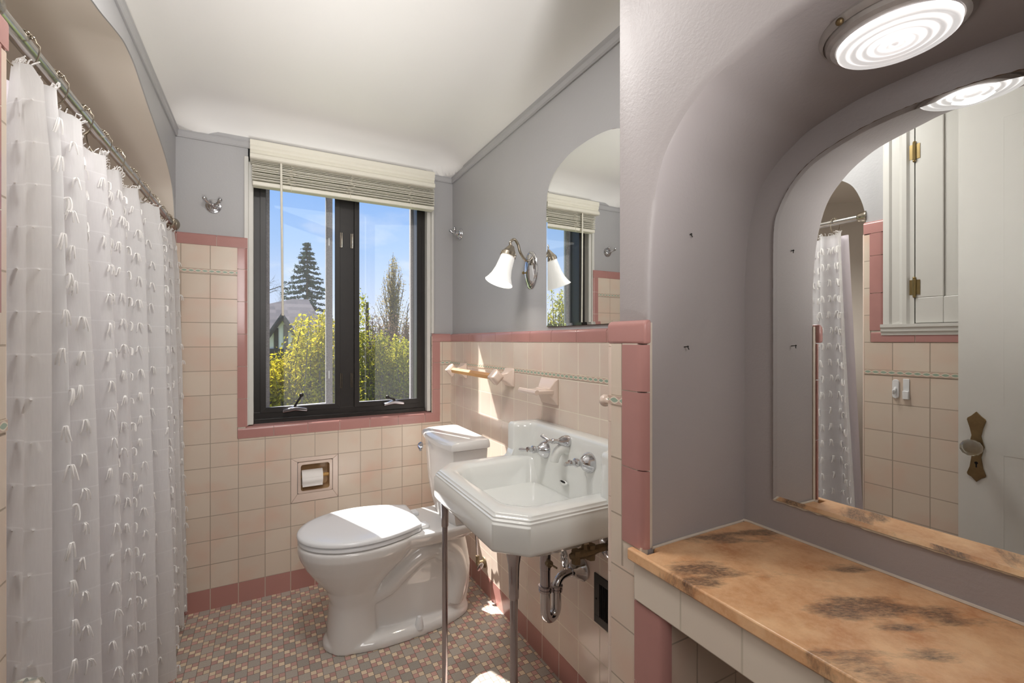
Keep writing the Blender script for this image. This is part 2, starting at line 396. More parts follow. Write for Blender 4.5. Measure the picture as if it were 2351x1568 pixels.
mb = MB().box(WX0-.04, WX1+.005, YP, YP+.07, SB-.05, SB+.051).box(JL+.002, -.0925, YP-.0165, YP+.01, SB+.02, ZCAPL+.035).box(JL+.03, JR-.01, YP-.0163, YP+.01, SB+.001, SB+.042).box(-1.12, -.0925, YP-.0161, YP+.005, ZCAPL, ZCAPL+.042).box(WX1+.0105, JR-.001, YP-.0159, YP, SB+.03, ZCAP+.033).box(JR-.036, XR, YP-.0157, YP, ZCAP, ZCAP+.036)
mb.build('grout_bed', 'grout', wb, ang=0)
tiles('reveal_tile', 'x', (YP-.012, YP+.05, SB+.05, ZCAP+.03), G, wb, u0=YP-.08, v0=RB, face=WX1, thick=.02)
b = tiles('baseboard_back', 'y', (XL, XR, 0, RB), M['pinkbase'], None, u0=u0b, v0=0, face=YB-.001, thick=T+.001)
tag(b, 'pink base tiles under the window wall', 'baseboard', kind='structure')
# --- sink wall
mb = MB().box(XRP, XRP+.2, .70, YP, 0, ZT)
wr = tag(mb.build('wall_right', 'paint', ang=0), 'grey painted wall behind the sink', 'wall', kind='structure')
YS = .702
tiles('tile_field', 'x', (YS, YB, RB, ZS2), M['beige_lit'], wr, u0=2.2182, v0=RB, face=XR)
tiles('tile_field', 'x', (YS, YB, ZS2+.0175, ZCAP), M['beige_lit'], wr, u0=2.2182, v0=ZS2+.0175, face=XR)
strip('x', YS, YB, ZS2, wr, XR)
mb = MB(); bull(mb, (XRP, YB, ZCAP), (XRP, YS, ZCAP), (-1, 0, 0), (0, 0, 1), first=.11); mb.build('bullnose_trim', 'pink', wr, ang=40)
MB().box(XRP-.0165, XRP, YS+.004, YB, ZCAP, ZCAP+.036).build('grout_bed', 'grout', wr, ang=0)
b = tiles('baseboard_right', 'x', (YS, YB, 0, RB), M['pinkbase'], None, u0=2.2182, v0=0, face=XR-.001, thick=T+.001)
tag(b, 'pink base tiles under the sink wall', 'baseboard', kind='structure')
# --- picture mouldings under the ceiling
def mould(name, axis, a, b, face, sgn, lab):
    pr = [(0, -.030), (.006, -.030), (.010, -.024), (.010, -.006), (.014, 0), (0, .002)]
    mb = MB()
    if axis == 'y': mb.prism([(face-sgn*p, ZC+q) for p, q in pr], 'x', a, b)
    else: mb.loft([[(face-sgn*p, yy, ZC+q) for p, q in pr] for yy in (a, b)])
    tag(mb.build(name, 'paint', ang=30), lab, 'trim', kind='structure')
mould('trim_1', 'y', XLP, XRP, YP, 1, 'grey picture moulding above the window')
mould('trim_2', 'x', .70, YP, XRP, 1, 'grey picture moulding above the sink wall')
mould('trim_3', 'x', YF, YP, XLP, -1, 'grey picture moulding above the tub arch')

# --- tub wall with arch, alcove
AC, AH = 1.671, .742
prof_d = [(d*1.0123, z) for d, z in [(0, 2.086), (.06, 2.083), (.14, 2.065), (.25, 2.037), (.33, 2.02), (.51, 1.975), (.61, 1.935), (.66, 1.905), (.69, 1.87), (.715, 1.81), (.728, 1.75), (.733, 1.68)]]
half = smooth_path([(d, z, 0) for d, z in prof_d], 4)
arch = [(AC+p.x, p.y) for p in reversed(half)]+[(AC-p.x, p.y) for p in half[1:]]      # far -> near
arch = [(min(y, YP+.0), z) for y, z in arch]
poly = [(YP, ZT), (YF, ZT), (YF, 0), (AC-AH, 0)]+list(reversed(arch))[0:]+[]
poly = [(YF, 0), (AC-AH, 0)]+list(reversed(arch))+[(YP+.001, arch[0][1]), (YP+.001, ZT), (YF, ZT)]
mb = MB().prism(poly, 'x', XLP-.004, XLP)
wl = tag(mb.build('wall_left', 'paint', ang=0), 'grey painted wall with the tub arch and closet', 'wall', kind='structure')
mb = MB()
ring = [(YP+.01, 0)]+[(y, z) for y, z in arch]+[(AC-AH, 0)]
mb.loft([[(XLP-.0035, y, z) for y, z in ring], [(-1.13, y, z) for y, z in ring]], False, True, closed=False)
mb.box(-1.2, -1.12, AC-AH-.1, YP+.12, 0, ZT).box(-1.2, XLP-.005, YP, YP+.12, 0, ZT)
tag(mb.build('wall_alcove', 'cream', ang=50), 'cream plaster vault of the tub alcove', 'wall', kind='structure')
YN = AC-AH                                                              # near jamb of tub opening
tiles('tile_field', 'x', (YF, YN, RB, ZS2), G, wl, u0=.948, v0=RB, face=XL, sgn=-1)
tiles('tile_field', 'x', (YF, YN, ZS2+.0175, ZCAP), G, wl, u0=.948, v0=ZS2+.0175, face=XL, sgn=-1)
tiles('tile_field', 'x', (YN-.02, YN+.001, ZCAP, 1.66), G, wl, u0=.948, v0=ZS2+.0175, face=XL, sgn=-1)
strip('x', YF, YN, ZS2, wl, XL, -1)
mb = MB(); NX = (1, 0, 0)
bull(mb, (XLP, YN-.0205, ZCAP), (XLP, YF, ZCAP), NX, (0, 0, 1), first=.14)
bull(mb, (XLP, YN-.018, ZCAP+.0455), (XLP, YN-.018, 1.663), NX, (0, -1, 0), h=.047)
bull(mb, (XLP, YN+.004, 1.664), (XLP, YN-.065, 1.664), NX, (0, 0, 1), h=.05, L=.2)
mb.build('bullnose_trim', 'pink', wl, ang=40)
MB().box(XLP, XLP+.0165, YF, YN-.024, ZCAP, ZCAP+.034).box(XLP, XLP+.0158, YN-.055, YN-.022, ZCAP+.036, 1.69).build('grout_bed', 'grout', wl, ang=0)
mb = MB().box(XLP-.03, XL-.001, YN, YN+.008, 0, 1.665); mb.build('jamb_tile', 'beigecer', wl, bevel=.005)
tiles('baseboard_left', 'x', (YF, YN, 0, RB), M['pinkbase'], None, u0=.948, v0=0, face=XL+.001, thick=T+.001, sgn=-1)
tag(bpy.data.objects['baseboard_left'], 'pink base tiles under the closet wall', 'baseboard', kind='structure')
# --- front wall behind the camera
tag(MB().box(-1.2, 1.2, YF-.1, YF, 0, ZT).build('wall_front', 'paint', ang=0), 'grey wall behind the camera', 'wall', kind='structure')

# --- vanity wall with arched niche
NC, NH = .300, .312
def nprof(pts, z0):
    h = smooth_path([(d, z, 0) for d, z in pts], 5)
    return [(NC+p.x, p.y) for p in reversed(h)]+[(NC-p.x, p.y) for p in h[1:]]
po = [(0, 1.678), (.07, 1.676), (.11, 1.668), (.169, 1.653), (.20, 1.639), (.236, 1.613), (.274, 1.567), (.2945, 1.51), (.306, 1.44), (.312, 1.35)]
pi_ = [(0, 1.659), (.07, 1.656), (.116, 1.650), (.181, 1.632), (.21, 1.615), (.240, 1.593), (.278, 1.5487), (.298, 1.49), (.308, 1.42), (.313, 1.34)]
A0 = nprof(po, 0); A1 = nprof(pi_, 0)
def offs(P, d):
    out = []
    for y, z in P:
        cy, cz = y-NC, z-1.35
        out.append((y+d*(1 if cy > .25 else -1 if cy < -.25 else cy/.25), z+d*max(0, min(1, cz/.15))))
    return out
KB = .740                                                             # apron bottom
def nring(P, x, zb=0.): return [(x, P[0][0], zb)]+[(x, y, z) for y, z in P]+[(x, P[-1][0], zb)]
mb = MB(); YC = .686
F0 = offs(A0, .012)
front = [(YC, 0), (YC, ZT), (YF, ZT), (YF, 0), (F0[-1][0], 0)]+list(reversed(F0))+[(F0[0][0], 0)]
mb.bm.faces.new([mb.bm.verts.new((XAP, y, z)) for y, z in front])
rs = [nring(F0, XAP), nring(offs(A0, .006), XAP+.0022), nring(offs(A0, .0018), XAP+.006), nring(A0, XAP+.013), nring(A1, .926)]
mb.loft(rs, False, False, closed=False)
mb.box(.9255, XRP+.2, YF, YC-.001, 0, ZT)
mb.quad((XAP, YC, 0), (XRP+.1, YC, 0), (XRP+.1, YC, ZT), (XAP, YC, ZT))
bmesh.ops.remove_doubles(mb.bm, verts=mb.bm.verts[:], dist=1e-5)
wv = tag(mb.build('wall_vanity', 'shaded', ang=35), 'grey painted wall with the arched vanity niche', 'wall', kind='structure')
# tiles of the pier
NXm = (-1, 0, 0)
YI = .661                                                             # inner edge of narrow column
CT, CB = .836, .814
tiles('tile_field', 'x', (YI, YS, .74+.045, 1.100), G, wv, u0=YI+.002, v0=.8825, face=XA)
tiles('tile_field', 'x', (YI, YS, 1.1175, ZCAP), G, wv, u0=YI+.002, v0=1.1175, face=XA)
strip('x', YI, YS, 1.100, wv, XA)
tiles('tile_field', 'x', (.6265, YS, 0, .785), G, wv, u0=.62, v0=.005, face=XA)
tiles('tile_field', 'x', (.612, YI-.001, .785, CT+.004), G, wv, u0=.60, v0=.75, face=XA)
mb = MB()
bull(mb, (XAP, YI, ZCAP-.001), (XAP, YI, CT+.0005), NXm, (0, -1, 0), h=.0545, r=.017, L=.1475, first=.0900)
bull(mb, (XAP, .628, KB-.002), (XAP, .628, 0), NXm, (0, -1, 0), h=.072, r=.017, L=.1525)
mb.build('bullnose_trim', 'pink', wv, ang=40)
mb = MB()
mb.loft([[(XAP-a, y, ZCAP+b) for a, b in [(0, 0), (T+.002, 0)]+[(T+.002-.013+.013*math.cos(k*PI/12), .032+.013*math.sin(k*PI/12)) for k in range(7)]+[(0, .045)]] for y in (.602, YS+.003)])
mb.build('bullnose_trim', 'pink', wv, ang=40, bevel=.007, seg=3)
MB().box(XAP-.0165, XAP+.012, .6225, YI+.0005, CT+.0005, ZCAP+.0005).box(XAP-.012, XAP, YI, YS-.004, ZCAP-.01, ZCAP+.03).box(XAP-.0165, XAP, .575, .63, 0, KB).build('grout_bed', 'grout', wv, ang=0)
MB().box(XAP-.003, XAP+.010, .6105, .622, CT+.0005, ZCAP+.04).build('return_edge', 'grout', wv, ang=0)
tiles('tile_field', 'y', (XA+T+.001, XRP, 0, ZCAP), G, wv, u0=XA, v0=RB, face=YS, sgn=-1)
mb = MB(); z = 0
while z < ZCAP:
    e = min(ZCAP, z+.152); mb.tube([(XA+.0045, YS-.0035, z+.0006), (XA+.0045, YS-.0035, e-.0006)], .0065, 12); z = e
mb.build('corner_bullnose', 'beigecer', wv, ang=40)
tiles('knee_tile', 'y', (XAP-.004, .926, 0, KB), M['beige'], wv, u0=.60, v0=.02, face=.563, thick=.05, sgn=1)
tiles('knee_tile', 'x', (YF+.3, .563, 0, KB), M['beige'], wv, u0=.0, v0=.02, face=.915, thick=.011)
# apron
mb = MB()
uvf = lambda co: (co.y-.5188+10.85, .2)
mb.box(XA-.006, XA+.02, -.03, .6262, KB, CB)
mb.build('apron_tile', 'apron', wv, uvf=uvf, bevel=.003)
# counter
ct = thing('vanity_countertop', 'orange marble vanity countertop with dark smudges in the arched niche', 'countertop', (.75, .3, CB))
mb = MB().prism([(.605, .634), (XA-.0005, .634), (XA-.0005, .5965), (XAP+.013, .5965), (XAP+.013, .611), (.925, .611), (.925, -.011), (XAP+.013, -.011), (XAP+.013, .003), (XA, .003), (XA, -.036), (.605, -.036)], 'z', CB, CT)
mb.build('marble_slab', 'marble', ct, bevel=.003)
mb = MB()
mb.tube(smooth_path([(.645, .609, CT+.001), (.75, .6105, CT+.0015), (.90, .611, CT+.001), (.9235, .609, CT+.001), (.9245, .55, CT+.001), (.924, .3, CT+.0015), (.924, 0, CT+.001)], 8), .0028, 6)
mb.build('caulk_bead', 'grout', ct)

# ------------------------------------------------------------------ mirrors
def mirror(name, label, cy, prof, zb, xface, xback, bev=.009):
    hp = smooth_path([(d, z, 0) for d, z in prof], 5)
    out = [(cy+prof[-1][0], zb)]+[(cy+p.x, p.y) for p in reversed(hp)]+[(cy-p.x, p.y) for p in hp[1:]]+[(cy-prof[-1][0], zb)]
    cz = (zb+prof[0][1])/2
    def ins(d, x):
        r = []
        n = len(out)
        for i, (y, z) in enumerate(out):
            a, b = Vector(out[i-1]), Vector(out[(i+1) % n]); c = Vector((y, z))
            t1 = (c-a).normalized(); t2 = (b-c).normalized()
            n1 = Vector((-t1.y, t1.x)); n2 = Vector((-t2.y, t2.x)); m = (n1+n2); m = m/max(.5, m.length_squared/2)
            if m.dot(Vector((cy, cz))-c) < 0: m = -m
            r.append((x, y+m.x*d, z+m.y*d))
        return r
    t = thing(name, label, 'mirror', (xback, cy, zb))
    MB().loft([ins(0, xback-.001), ins(0, xface+.0012), ins(bev, xface)]).build('mirror_glass', 'mirror', t, ang=0)
    rnd = random.Random(3); bk = ins(-.0012, xback)
    bk2 = [(xback-.003, p[1]+rnd.uniform(-.0009, .0009), p[2]+rnd.uniform(-.0009, .0009)) for p in bk]
    MB().loft([bk, bk2]).build('backing_edge', 'backing', t, ang=0)
    return t
pm = [(0, 1.605), (.04, 1.6045), (.09, 1.598), (.15, 1.581), (.187, 1.561), (.215, 1.532), (.236, 1.494), (.245, 1.46), (.247, 1.40)]
vm = mirror('arched_vanity_mirror', 'large arched mirror in the niche above the orange countertop', NC, pm, .904, .917, .9245)
ps = [(0, 1.897), (.06, 1.8945), (.117, 1.885), (.17, 1.866), (.199, 1.850), (.225, 1.82), (.24, 1.785), (.2455, 1.73)]
rnd = random.Random(9); hp = smooth_path([(d, z, 0) for d, z in pm], 8)
pth = [(.9232, NC+p.x+.0018, p.y+.0018) for p in reversed(hp)]+[(.9232, NC-p.x-.0018, p.y+.0018) for p in hp[1:]]
MB().tube([(.9232, NC+.2488, 1.40-.0124*k) for k in range(40, 0, -1)]+pth, [rnd.uniform(.0004, .0017) for k in range(40+len(pth))], 6).build('worn_edge', 'backing', vm)
MB().tube([(.9226, NC+.249-.0083*k, .9018+rnd.uniform(-.0006, .0006)) for k in range(61)], [rnd.uniform(.0012, .0034) for k in range(61)], 6).build('paint_ridge', plain('flaking_paint', (206, 196, 178), .7, 0, 120, .35, 90, .6), vm)
mirror('arched_wall_mirror', 'tall arched mirror on the grey wall above the sink', 1.18, ps, 1.281, .950, .9575)

# ------------------------------------------------------------------ window
win = thing('window_1', 'black framed casement window with two panes and wind out handles', 'window', (.37, 2.46, .82), kind='structure')
FY0, FY1 = 2.462, 2.52
FX0, FX1, FZ0, FZ1 = -.062, .806, .822, 2.16
mb = MB()
mb.box(FX0, FX0+.045, FY0, FY1+.05, FZ0, FZ1).box(FX1-.04, FX1, FY0, FY1+.05, FZ0, FZ1).box(.336, .412, FY0, FY1+.05, FZ0, FZ1).box(FX0+.001, FX1-.001, FY0-.0012, FY1+.049, FZ0+.001, FZ0+.055).box(FX0+.001, FX1-.001, FY0+.001, FY1+.049, FZ1-.05, FZ1-.001)
mb.box(FX0+.002, FX1-.002, FY0-.012, FY0+.001, FZ0-.001, FZ0+.022)
mb.build('frame', 'black', win, ang=0, bevel=.002)
def sashring(name, x0, x1, z0, z1, w, ya, yb, m, par):
    mb = MB()
    o = [(x0, z0), (x1, z0), (x1, z1), (x0, z1)]; i = [(x0+w, z0+w), (x1-w, z0+w), (x1-w, z1-w), (x0+w, z1-w)]
    for k in range(4):
        j = (k+1) % 4
        q = [o[k], o[j], i[j], i[k]]
        mb.loft([[(a, ya, b) for a, b in q], [(a, yb, b) for a, b in q]])
    return mb.build(name, m, par, ang=0, bevel=.0012)
for x0, x1 in ((-.033, .340), (.412, .782)):
    s = sashring('screen_frame', x0, x1, FZ0+.05, FZ1-.03, .026, FY0-.008, FY0+.006, 'black', win)
    MB().quad((x0+.02, FY0+.002, FZ0+.06), (x1-.02, FY0+.002, FZ0+.06), (x1-.02, FY0+.002, FZ1-.04), (x0+.02, FY0+.002, FZ1-.04)).build('insect_screen', 'screen', s, ang=0)
# outer sashes: left one wound open, right one nearly shut
def sash(hx, x1, ang, sgn):
    ca, sa = math.cos(ang), math.sin(ang)
    def W(d, y): return (hx+sgn*(d*ca)-sgn*0, 2.575+d*sa+y)
    L = abs(x1-hx); mb = MB()
    def bar(d0, d1, z0, z1):
        mb.loft([[(*W(d, y), z) for d, y in ((d0, 0), (d1, 0), (d1, .03), (d0, .03))] for z in (z0, z1)])
    z0, z1 = FZ0+.035, (2.06 if sgn > 0 else 2.137)
    bar(0, .022, z0, z1); bar(L-.036, L, z0, z1); bar(.022, L-.036, z0, z0+.022); bar(.022, L-.036, z1-.022, z1)
    s = mb.build('sash', 'dirty', win, ang=0)
    p = [W(.015, .014), W(L-.03, .014)]
    MB().quad((*p[0], z0+.015), (*p[1], z0+.015), (*p[1], z1-.015), (*p[0], z1-.015)).build('pane', 'pane', s, ang=0)
    for zc in (z0+.18, z1-.28) if sgn > 0 else ():
        a = W(L-.02, -.001); MB().box(a[0]-.004, a[0]+.004, a[1]-.004, a[1]+.002, zc-.022, zc+.022).build('keeper', 'plastic', s, ang=0, bevel=.002)
sash(-.012, .331, math.radians(11), 1)
sash(.778, .415, math.radians(4), -1)
MB().box(-.095, -.026, 2.57, 2.62, .80, 2.10).box(.792, .85, 2.57, 2.62, .80, 2.10).box(-.095, .85, 2.57, 2.62, 2.14, 2.18).box(-.095, .85, 2.57, 2.66, .78, .838).box(.34, .41, 2.57, 2.60, .8, 2.1).build('outer_frame', 'dirty', win, ang=0)
# latches on the mullion
for x in (.345, .399):
    for z in (.98, 1.72):
        mb = MB().tube([(x-.004, FY0-.009, z), (x-.004, FY0-.011, z+.075), (x+.004, FY0-.011, z+.075), (x+.004, FY0-.009, z), (x-.004, FY0-.009, z)], .0018, 6); mb.build('latch', 'nickel', win)
for (cx, tx, tz) in ((.122, .150, .953), (.618, .578, .918)):
    h = MB().prism([(cx-.056, .872), (cx, .880), (cx+.056, .872), (cx+.056, .887), (cx, .899), (cx-.056, .887)], 'y', FY0-.045, FY0-.008).build('crank_operator', 'chromed', win, bevel=.004)
    MB().tube(smooth_path([(cx, FY0-.03, .892), (cx, FY0-.04, .903), ((cx+tx)/2, FY0-.05, (.90+tz)/2+.004), (tx, FY0-.052, tz)], 4), [.0065]*5+[.0055]*7+[.0062]).ball((tx, FY0-.052, tz+.004), .0105).build('crank_handle', 'iron', h)
# painted casing
mb = MB()
mb.box(-.099, -.080, YP-.012, YP+.05, .825, 2.10).box(-.082, -.060, YP+.0, YP+.05, .825, 2.08).box(.806, .8275, YP+.005, YP+.06, .825, 2.10).box(.8275, .8425, YP-.012, YP+.03, 1.268, 2.10)
mb.build('casing', 'trimwhite', win, ang=0, bevel=.003)

# ------------------------------------------------------------------ blind
bl = thing('venetian_blind', 'ivory venetian blind drawn up to the top of the window', 'blind', (.37, 2.38, 2.15))
vp = [(2.415, 2.156), (2.330, 2.156), (2.322, 2.150), (2.322, 2.128), (2.328, 2.120), (2.328, 2.110), (2.334, 2.104), (2.331, 2.095), (2.320, 2.086), (2.318, 2.070), (2.324, 2.066), (2.415, 2.066)]
MB().loft([[(x, y, z) for y, z in vp] for x in (-.072, .818)]).build('valance', 'blind', bl, ang=25)
mb = MB(); rnd = random.Random(5); z = 2.062; k = 0
while z > 1.976:
    t = rnd.choice((.0022, .0022, .0022, .005, .007)); dy = rnd.uniform(-.003, .003); th = rnd.uniform(-.002, .0025)
    mb.loft([[(x, 2.352+dy, z-.001+th), (x, 2.352+dy, z+th+.0008), (x, 2.378+dy, z+.0035), (x, 2.404+dy, z+.0004), (x, 2.404+dy, z-.001), (x, 2.378+dy, z+.002)] for x in (-.064, .826)])
    z -= t+.0012; k += 1
mb.build('slats', 'blind', bl, ang=50)
MB().box(-.063, .826, 2.354, 2.402, 1.953, 1.974).build('bottom_rail', 'blind', bl, bevel=.005, seg=3)
MB().tube([(.057, 2.338, 2.075), (.0605, 2.336, 1.72), (.064, 2.336, 1.352)], .0052, 8).ball((.064, 2.336, 1.35), .006).build('tilt_wand', 'blind', bl)
for cx in (.10, .375, .69):
    pts = []; rnd = random.Random(int(cx*100))
    for k in range(16):
        pts.append((cx+rnd.uniform(-.022, .022), 2.346+rnd.uniform(-.006, .003), 2.066-.0062*k))
    MB().tube(smooth_path(pts, 5), .0009, 5).tube([(cx, 2.352, 1.98), (cx+.002, 2.351, 1.945)], .001, 5).build('lift_cord', 'cord', bl)

# ------------------------------------------------------------------ toilet paper
tp = thing('recessed_paper_holder', 'beige ceramic recessed paper holder in the window wall tiles', 'toilet paper holder', (.2118, YB, .48))
x0, x1, z0, z1 = TPH
mb = MB()
o = [(TPF[0]+.0008, TPF[2]+.0008), (TPF[1]-.0008, TPF[2]+.0008), (TPF[1]-.0008, TPF[3]-.0008), (TPF[0]+.0008, TPF[3]-.0008)]
m_ = [(x0-.014, z0-.013), (x1+.014, z0-.013), (x1+.014, z1+.013), (x0-.014, z1+.013)]
for k in range(4):
    j = (k+1) % 4; q = [o[k], o[j], m_[j], m_[k]]
    c = (sum(a for a, _ in q)/4, sum(b for _, b in q)/4)
    q = [(a+(c[0]-a)*.004, b+(c[1]-b)*.004) for a, b in q]
    mb.loft([[(a, YB, b) for a, b in q], [(a, YP, b) for a, b in q]])
mb.build('surround_tile', 'beigecer', tp, bevel=.002)
def rrect(x0, x1, z0, z1, r, n=5):
    P = []
    for cx, cz, a in ((x1-r, z1-r, 0), (x0+r, z1-r, 90), (x0+r, z0+r, 180), (x1-r, z0+r, 270)):
        for k in range(n+1): t = math.radians(a+90*k/n); P.append((cx+r*math.cos(t), cz+r*math.sin(t)))
    return P
R1, R2, R3 = rrect(x0-.012, x1+.012, z0-.011, z1+.011, .006), rrect(x0+.001, x1-.001, z0+.001, z1-.001, .012), rrect(x0+.004, x1-.004, z0+.004, z1-.004, .018)
MB().loft([[(a, YP, b) for a, b in R1], [(a, YB-.002, b) for a, b in R1], [(a, YB-.004, b) for a, b in R2]], False, False).build('rim', 'beigecer', tp)
MB().loft([[(a, YB-.004, b) for a, b in R2], [(a, YB+.07, b) for a, b in R3]], False, True).build('recess', 'ochre', tp)
MB().tube([(x0+.004, YB+.012, .5465), (x1-.004, YB+.012, .5465)], .0085, 14).build('roller', 'roller', tp)
pr = thing('toilet_paper_roll', 'half used white toilet paper roll on the recessed holder', 'toilet paper', (.2, YB+.012, .5))
MB().lathe((.151, YB+.012, .5425), (1, 0, 0), [(0, .011), (0, .036), (.0005, .0375), (.0965, .0375), (.097, .036), (.097, .011)], 32, False, False).build('paper', 'paper', pr)
MB().loft([[(x, YB-.026-.004*math.sin(k*1.1), .548-.0085*k) for k in range(6)] for x in (.153, .246)], False, False, closed=False).build('loose_sheet', 'paper', pr)
MB().lathe((.1515, YB+.012, .5425), (1, 0, 0), [(0, .0095), (.096, .0095), (.096, .0115), (0, .0115), (0, .0095)], 20, False, False).build('core', 'ochre', pr)

# ------------------------------------------------------------------ toilet
TY = 1.90
to = thing('toilet', 'white two piece toilet with closed lid below the window', 'toilet', (.45, TY, 0))
def egg(xf, xb, hw, z, p=2.0, q=2.6, cx=None, n=48, yo=0.):
    cx = cx if cx is not None else xf+(xb-xf)*.45; P = []
    for k in range(n):
        a = 2*PI*k/n; c, s = math.cos(a), math.sin(a)
        e = p if c < 0 else q
        rx = (cx-xf) if c < 0 else (xb-cx)
        P.append((cx+rx*math.copysign(abs(c)**(2/e), c), TY+yo+hw*math.copysign(abs(s)**(2/e), s), z))
    return P
mb = MB()
mb.loft([egg(.195, .825, .124, 0, 2.2, 2.3, .45), egg(.195, .825, .124, .022, 2.2, 2.3, .45), egg(.203, .818, .116, .034, 2.2, 2.3, .45), egg(.212, .80, .098, .046, 2.2, 2.2, .45)])
mb.loft([egg(.208, .41, .104, .0, 2.3, 3, .30), egg(.214, .405, .100, .09, 2.3, 3, .30), egg(.222, .40, .099, .18, 2.3, 3, .30), egg(.205, .42, .110, .235, 2.2, 2.8, .31), egg(.165, .47, .137, .285, 2.1, 2.5, .32), egg(.130, .53, .163, .335, 2.1, 2.4, .33), egg(.110, .56, .179, .375, 2.1, 2.4, .34), egg(.104, .575, .186, .395, 2.1, 2.4, .34), egg(.103, .58, .188, .425, 2.1, 2.4, .34), egg(.112, .57, .179, .432, 2.1, 2.4, .34)])
mb.loft([egg(.40, .83, .125, .372, 3, 4, .6), egg(.38, .845, .142, .395, 3, 5, .6), egg(.38, .85, .150, .425, 3, 5, .6), egg(.39, .845, .145, .433, 3, 5, .6)])
mb.loft([egg(.33, .812, .066, 0, 2.6, 2.2, .62), egg(.33, .832, .074, .10, 2.6, 2.1, .62), egg(.33, .838, .076, .2, 2.6, 2.1, .62), egg(.33, .82, .074, .30, 2.6, 2.1, .62), egg(.33, .80, .080, .38, 2.6, 2.4, .62)])
for sg in (1, -1):
    yy = TY+sg*.060
    mb.tube(smooth_path([(.36, yy-sg*.02, .17), (.44, yy-sg*.004, .205), (.51, yy, .262), (.585, yy+sg*.002, .312), (.665, yy, .318), (.735, yy-sg*.002, .26), (.76, yy-sg*.008, .17), (.74, yy-sg*.022, .07)], 6), [.034]*6+[.036]*18+[.046]*19, 16)
bd = mb.build('bowl', 'toil', to, ang=0)
r = bd.modifiers.new('fuse', 'REMESH'); r.mode = 'VOXEL'; r.voxel_size = .0045; r.use_smooth_shade = True
sm = bd.modifiers.new('glaze', 'SMOOTH'); sm.factor = .5; sm.iterations = 9
for sg in (1, -1):
    MB().lathe((.563, TY+sg*.106, .030), (0, 0, 1), [(0, .018), (.018, .0165), (.036, .0135), (.047, .008), (.050, 0)], 18).build('bolt_cap', 'plastic', to)
def seatline(d, z):
    P = []; xf, hw, cx, xb, hb = .101+d, .189-d, .335, .572-d, .128-d
    for k in range(25):
        a = PI/2+PI*k/24; P.append((cx+(cx-xf)*math.cos(a), TY+hw*math.sin(a), z))
    side = []
    for k in range(1, 11):
        t = k/10; x = cx+(xb-.02-cx)*t; side.append((x, hw-(hw-hb)*t**2.0))
    for k in range(1, 6):
        a = PI/2*k/5; side.append((xb-.02+.02*math.sin(a), hb-.02+.02*math.cos(a)))
    P += [(x, TY-w, z) for x, w in side]+[(x, TY+w, z) for x, w in reversed(side)]
    return P
def slab(name, rings, m): return MB().loft(rings).build(name, m, to, ang=50)
slab('seat', [seatline(.007, .434), seatline(.003, .437), seatline(.003, .447), seatline(.007, .451)], 'plastic')
slab('lid', [seatline(.005, .4535), seatline(0, .4565), seatline(0, .464), seatline(.005, .470), seatline(.022, .4745), seatline(.07, .4765)], 'plastic')
for sg in (1, -1):
    MB().box(.572, .612, TY+sg*.075-.022, TY+sg*.075+.022, .431, .450).build('hinge', 'plastic', to, bevel=.006, seg=3)
def tk(x0, x1, hw, z, bow=.02, n=9):
    P = [(x1, TY-hw), (x1, TY+hw)]; r = .02
    fr = [(x0+bow*(abs(t)**2.2), TY+hw*t) for t in [1-2*k/(n-1) for k in range(n)]]
    P = [(x1-.001, TY-hw+.012), (x1, TY-hw+.02), (x1, TY+hw-.02), (x1-.01, TY+hw-.003), (x1-.02, TY+hw)]+[(x0+bow+.03, TY+hw)]+[(a, TY+(b-TY)*.975) for a, b in fr]+[(x0+bow+.03, TY-hw), (x1-.02, TY-hw)]
    return [(a, b, z) for a, b in P]
MB().loft([tk(.70, .825, .13, .425), tk(.69, .83, .145, .455), tk(.680, .838, .158, .50), tk(.672, .842, .172, .58), tk(.667, .845, .184, .70), tk(.664, .846, .190, .765)]).build('tank', 'toil', to, ang=50)
MB().loft([tk(.660, .852, .193, .766), tk(.652, .853, .199, .770), tk(.650, .853, .200, .784), tk(.655, .852, .197, .794), tk(.672, .850, .192, .803, .03), tk(.680, .845, .188, .8045, .035)]).build('tank_lid', 'toil', to, ang=40)
fl = MB().lathe((.664, TY+.172, .722), (-1, 0, 0), [(0, .016), (.006, .017), (.016, .012), (.02, .008)], 18).build('flush_lever', 'chrome', to)
MB().tube([(.648, TY+.172, .722), (.642, TY+.16, .720), (.640, TY+.12, .714)], [.006, .0055, .007], 10).build('lever_arm', 'chrome', fl)
sv = thing('supply_stop_valve', 'small metal stop valve on the wall behind the toilet', 'valve', (.93, 1.96, .13))
MB().lathe((XR-.001, 1.955, .145), (-1, 0, 0), [(0, .026), (.004, .025), (.008, .012), (.04, .011), (.041, .0)], 16).tube([(.905, 1.955, .145), (.905, 1.955, .185)], .009).build('valve_body', 'verd', sv)
MB().tube(smooth_path([(.905, 1.955, .18), (.90, 1.965, .28), (.88, 1.985, .34), (.866, 1.985, .42)], 5), .005, 8).build('supply_hose', 'chromed', sv)
MB().lathe((.905, 1.93, .145), (0, -1, 0), [(0, .004), (.004, .016), (.01, .016), (.012, .004)], 14, sx=1.3, sy=.7).build('valve_handle', 'chromed', sv)

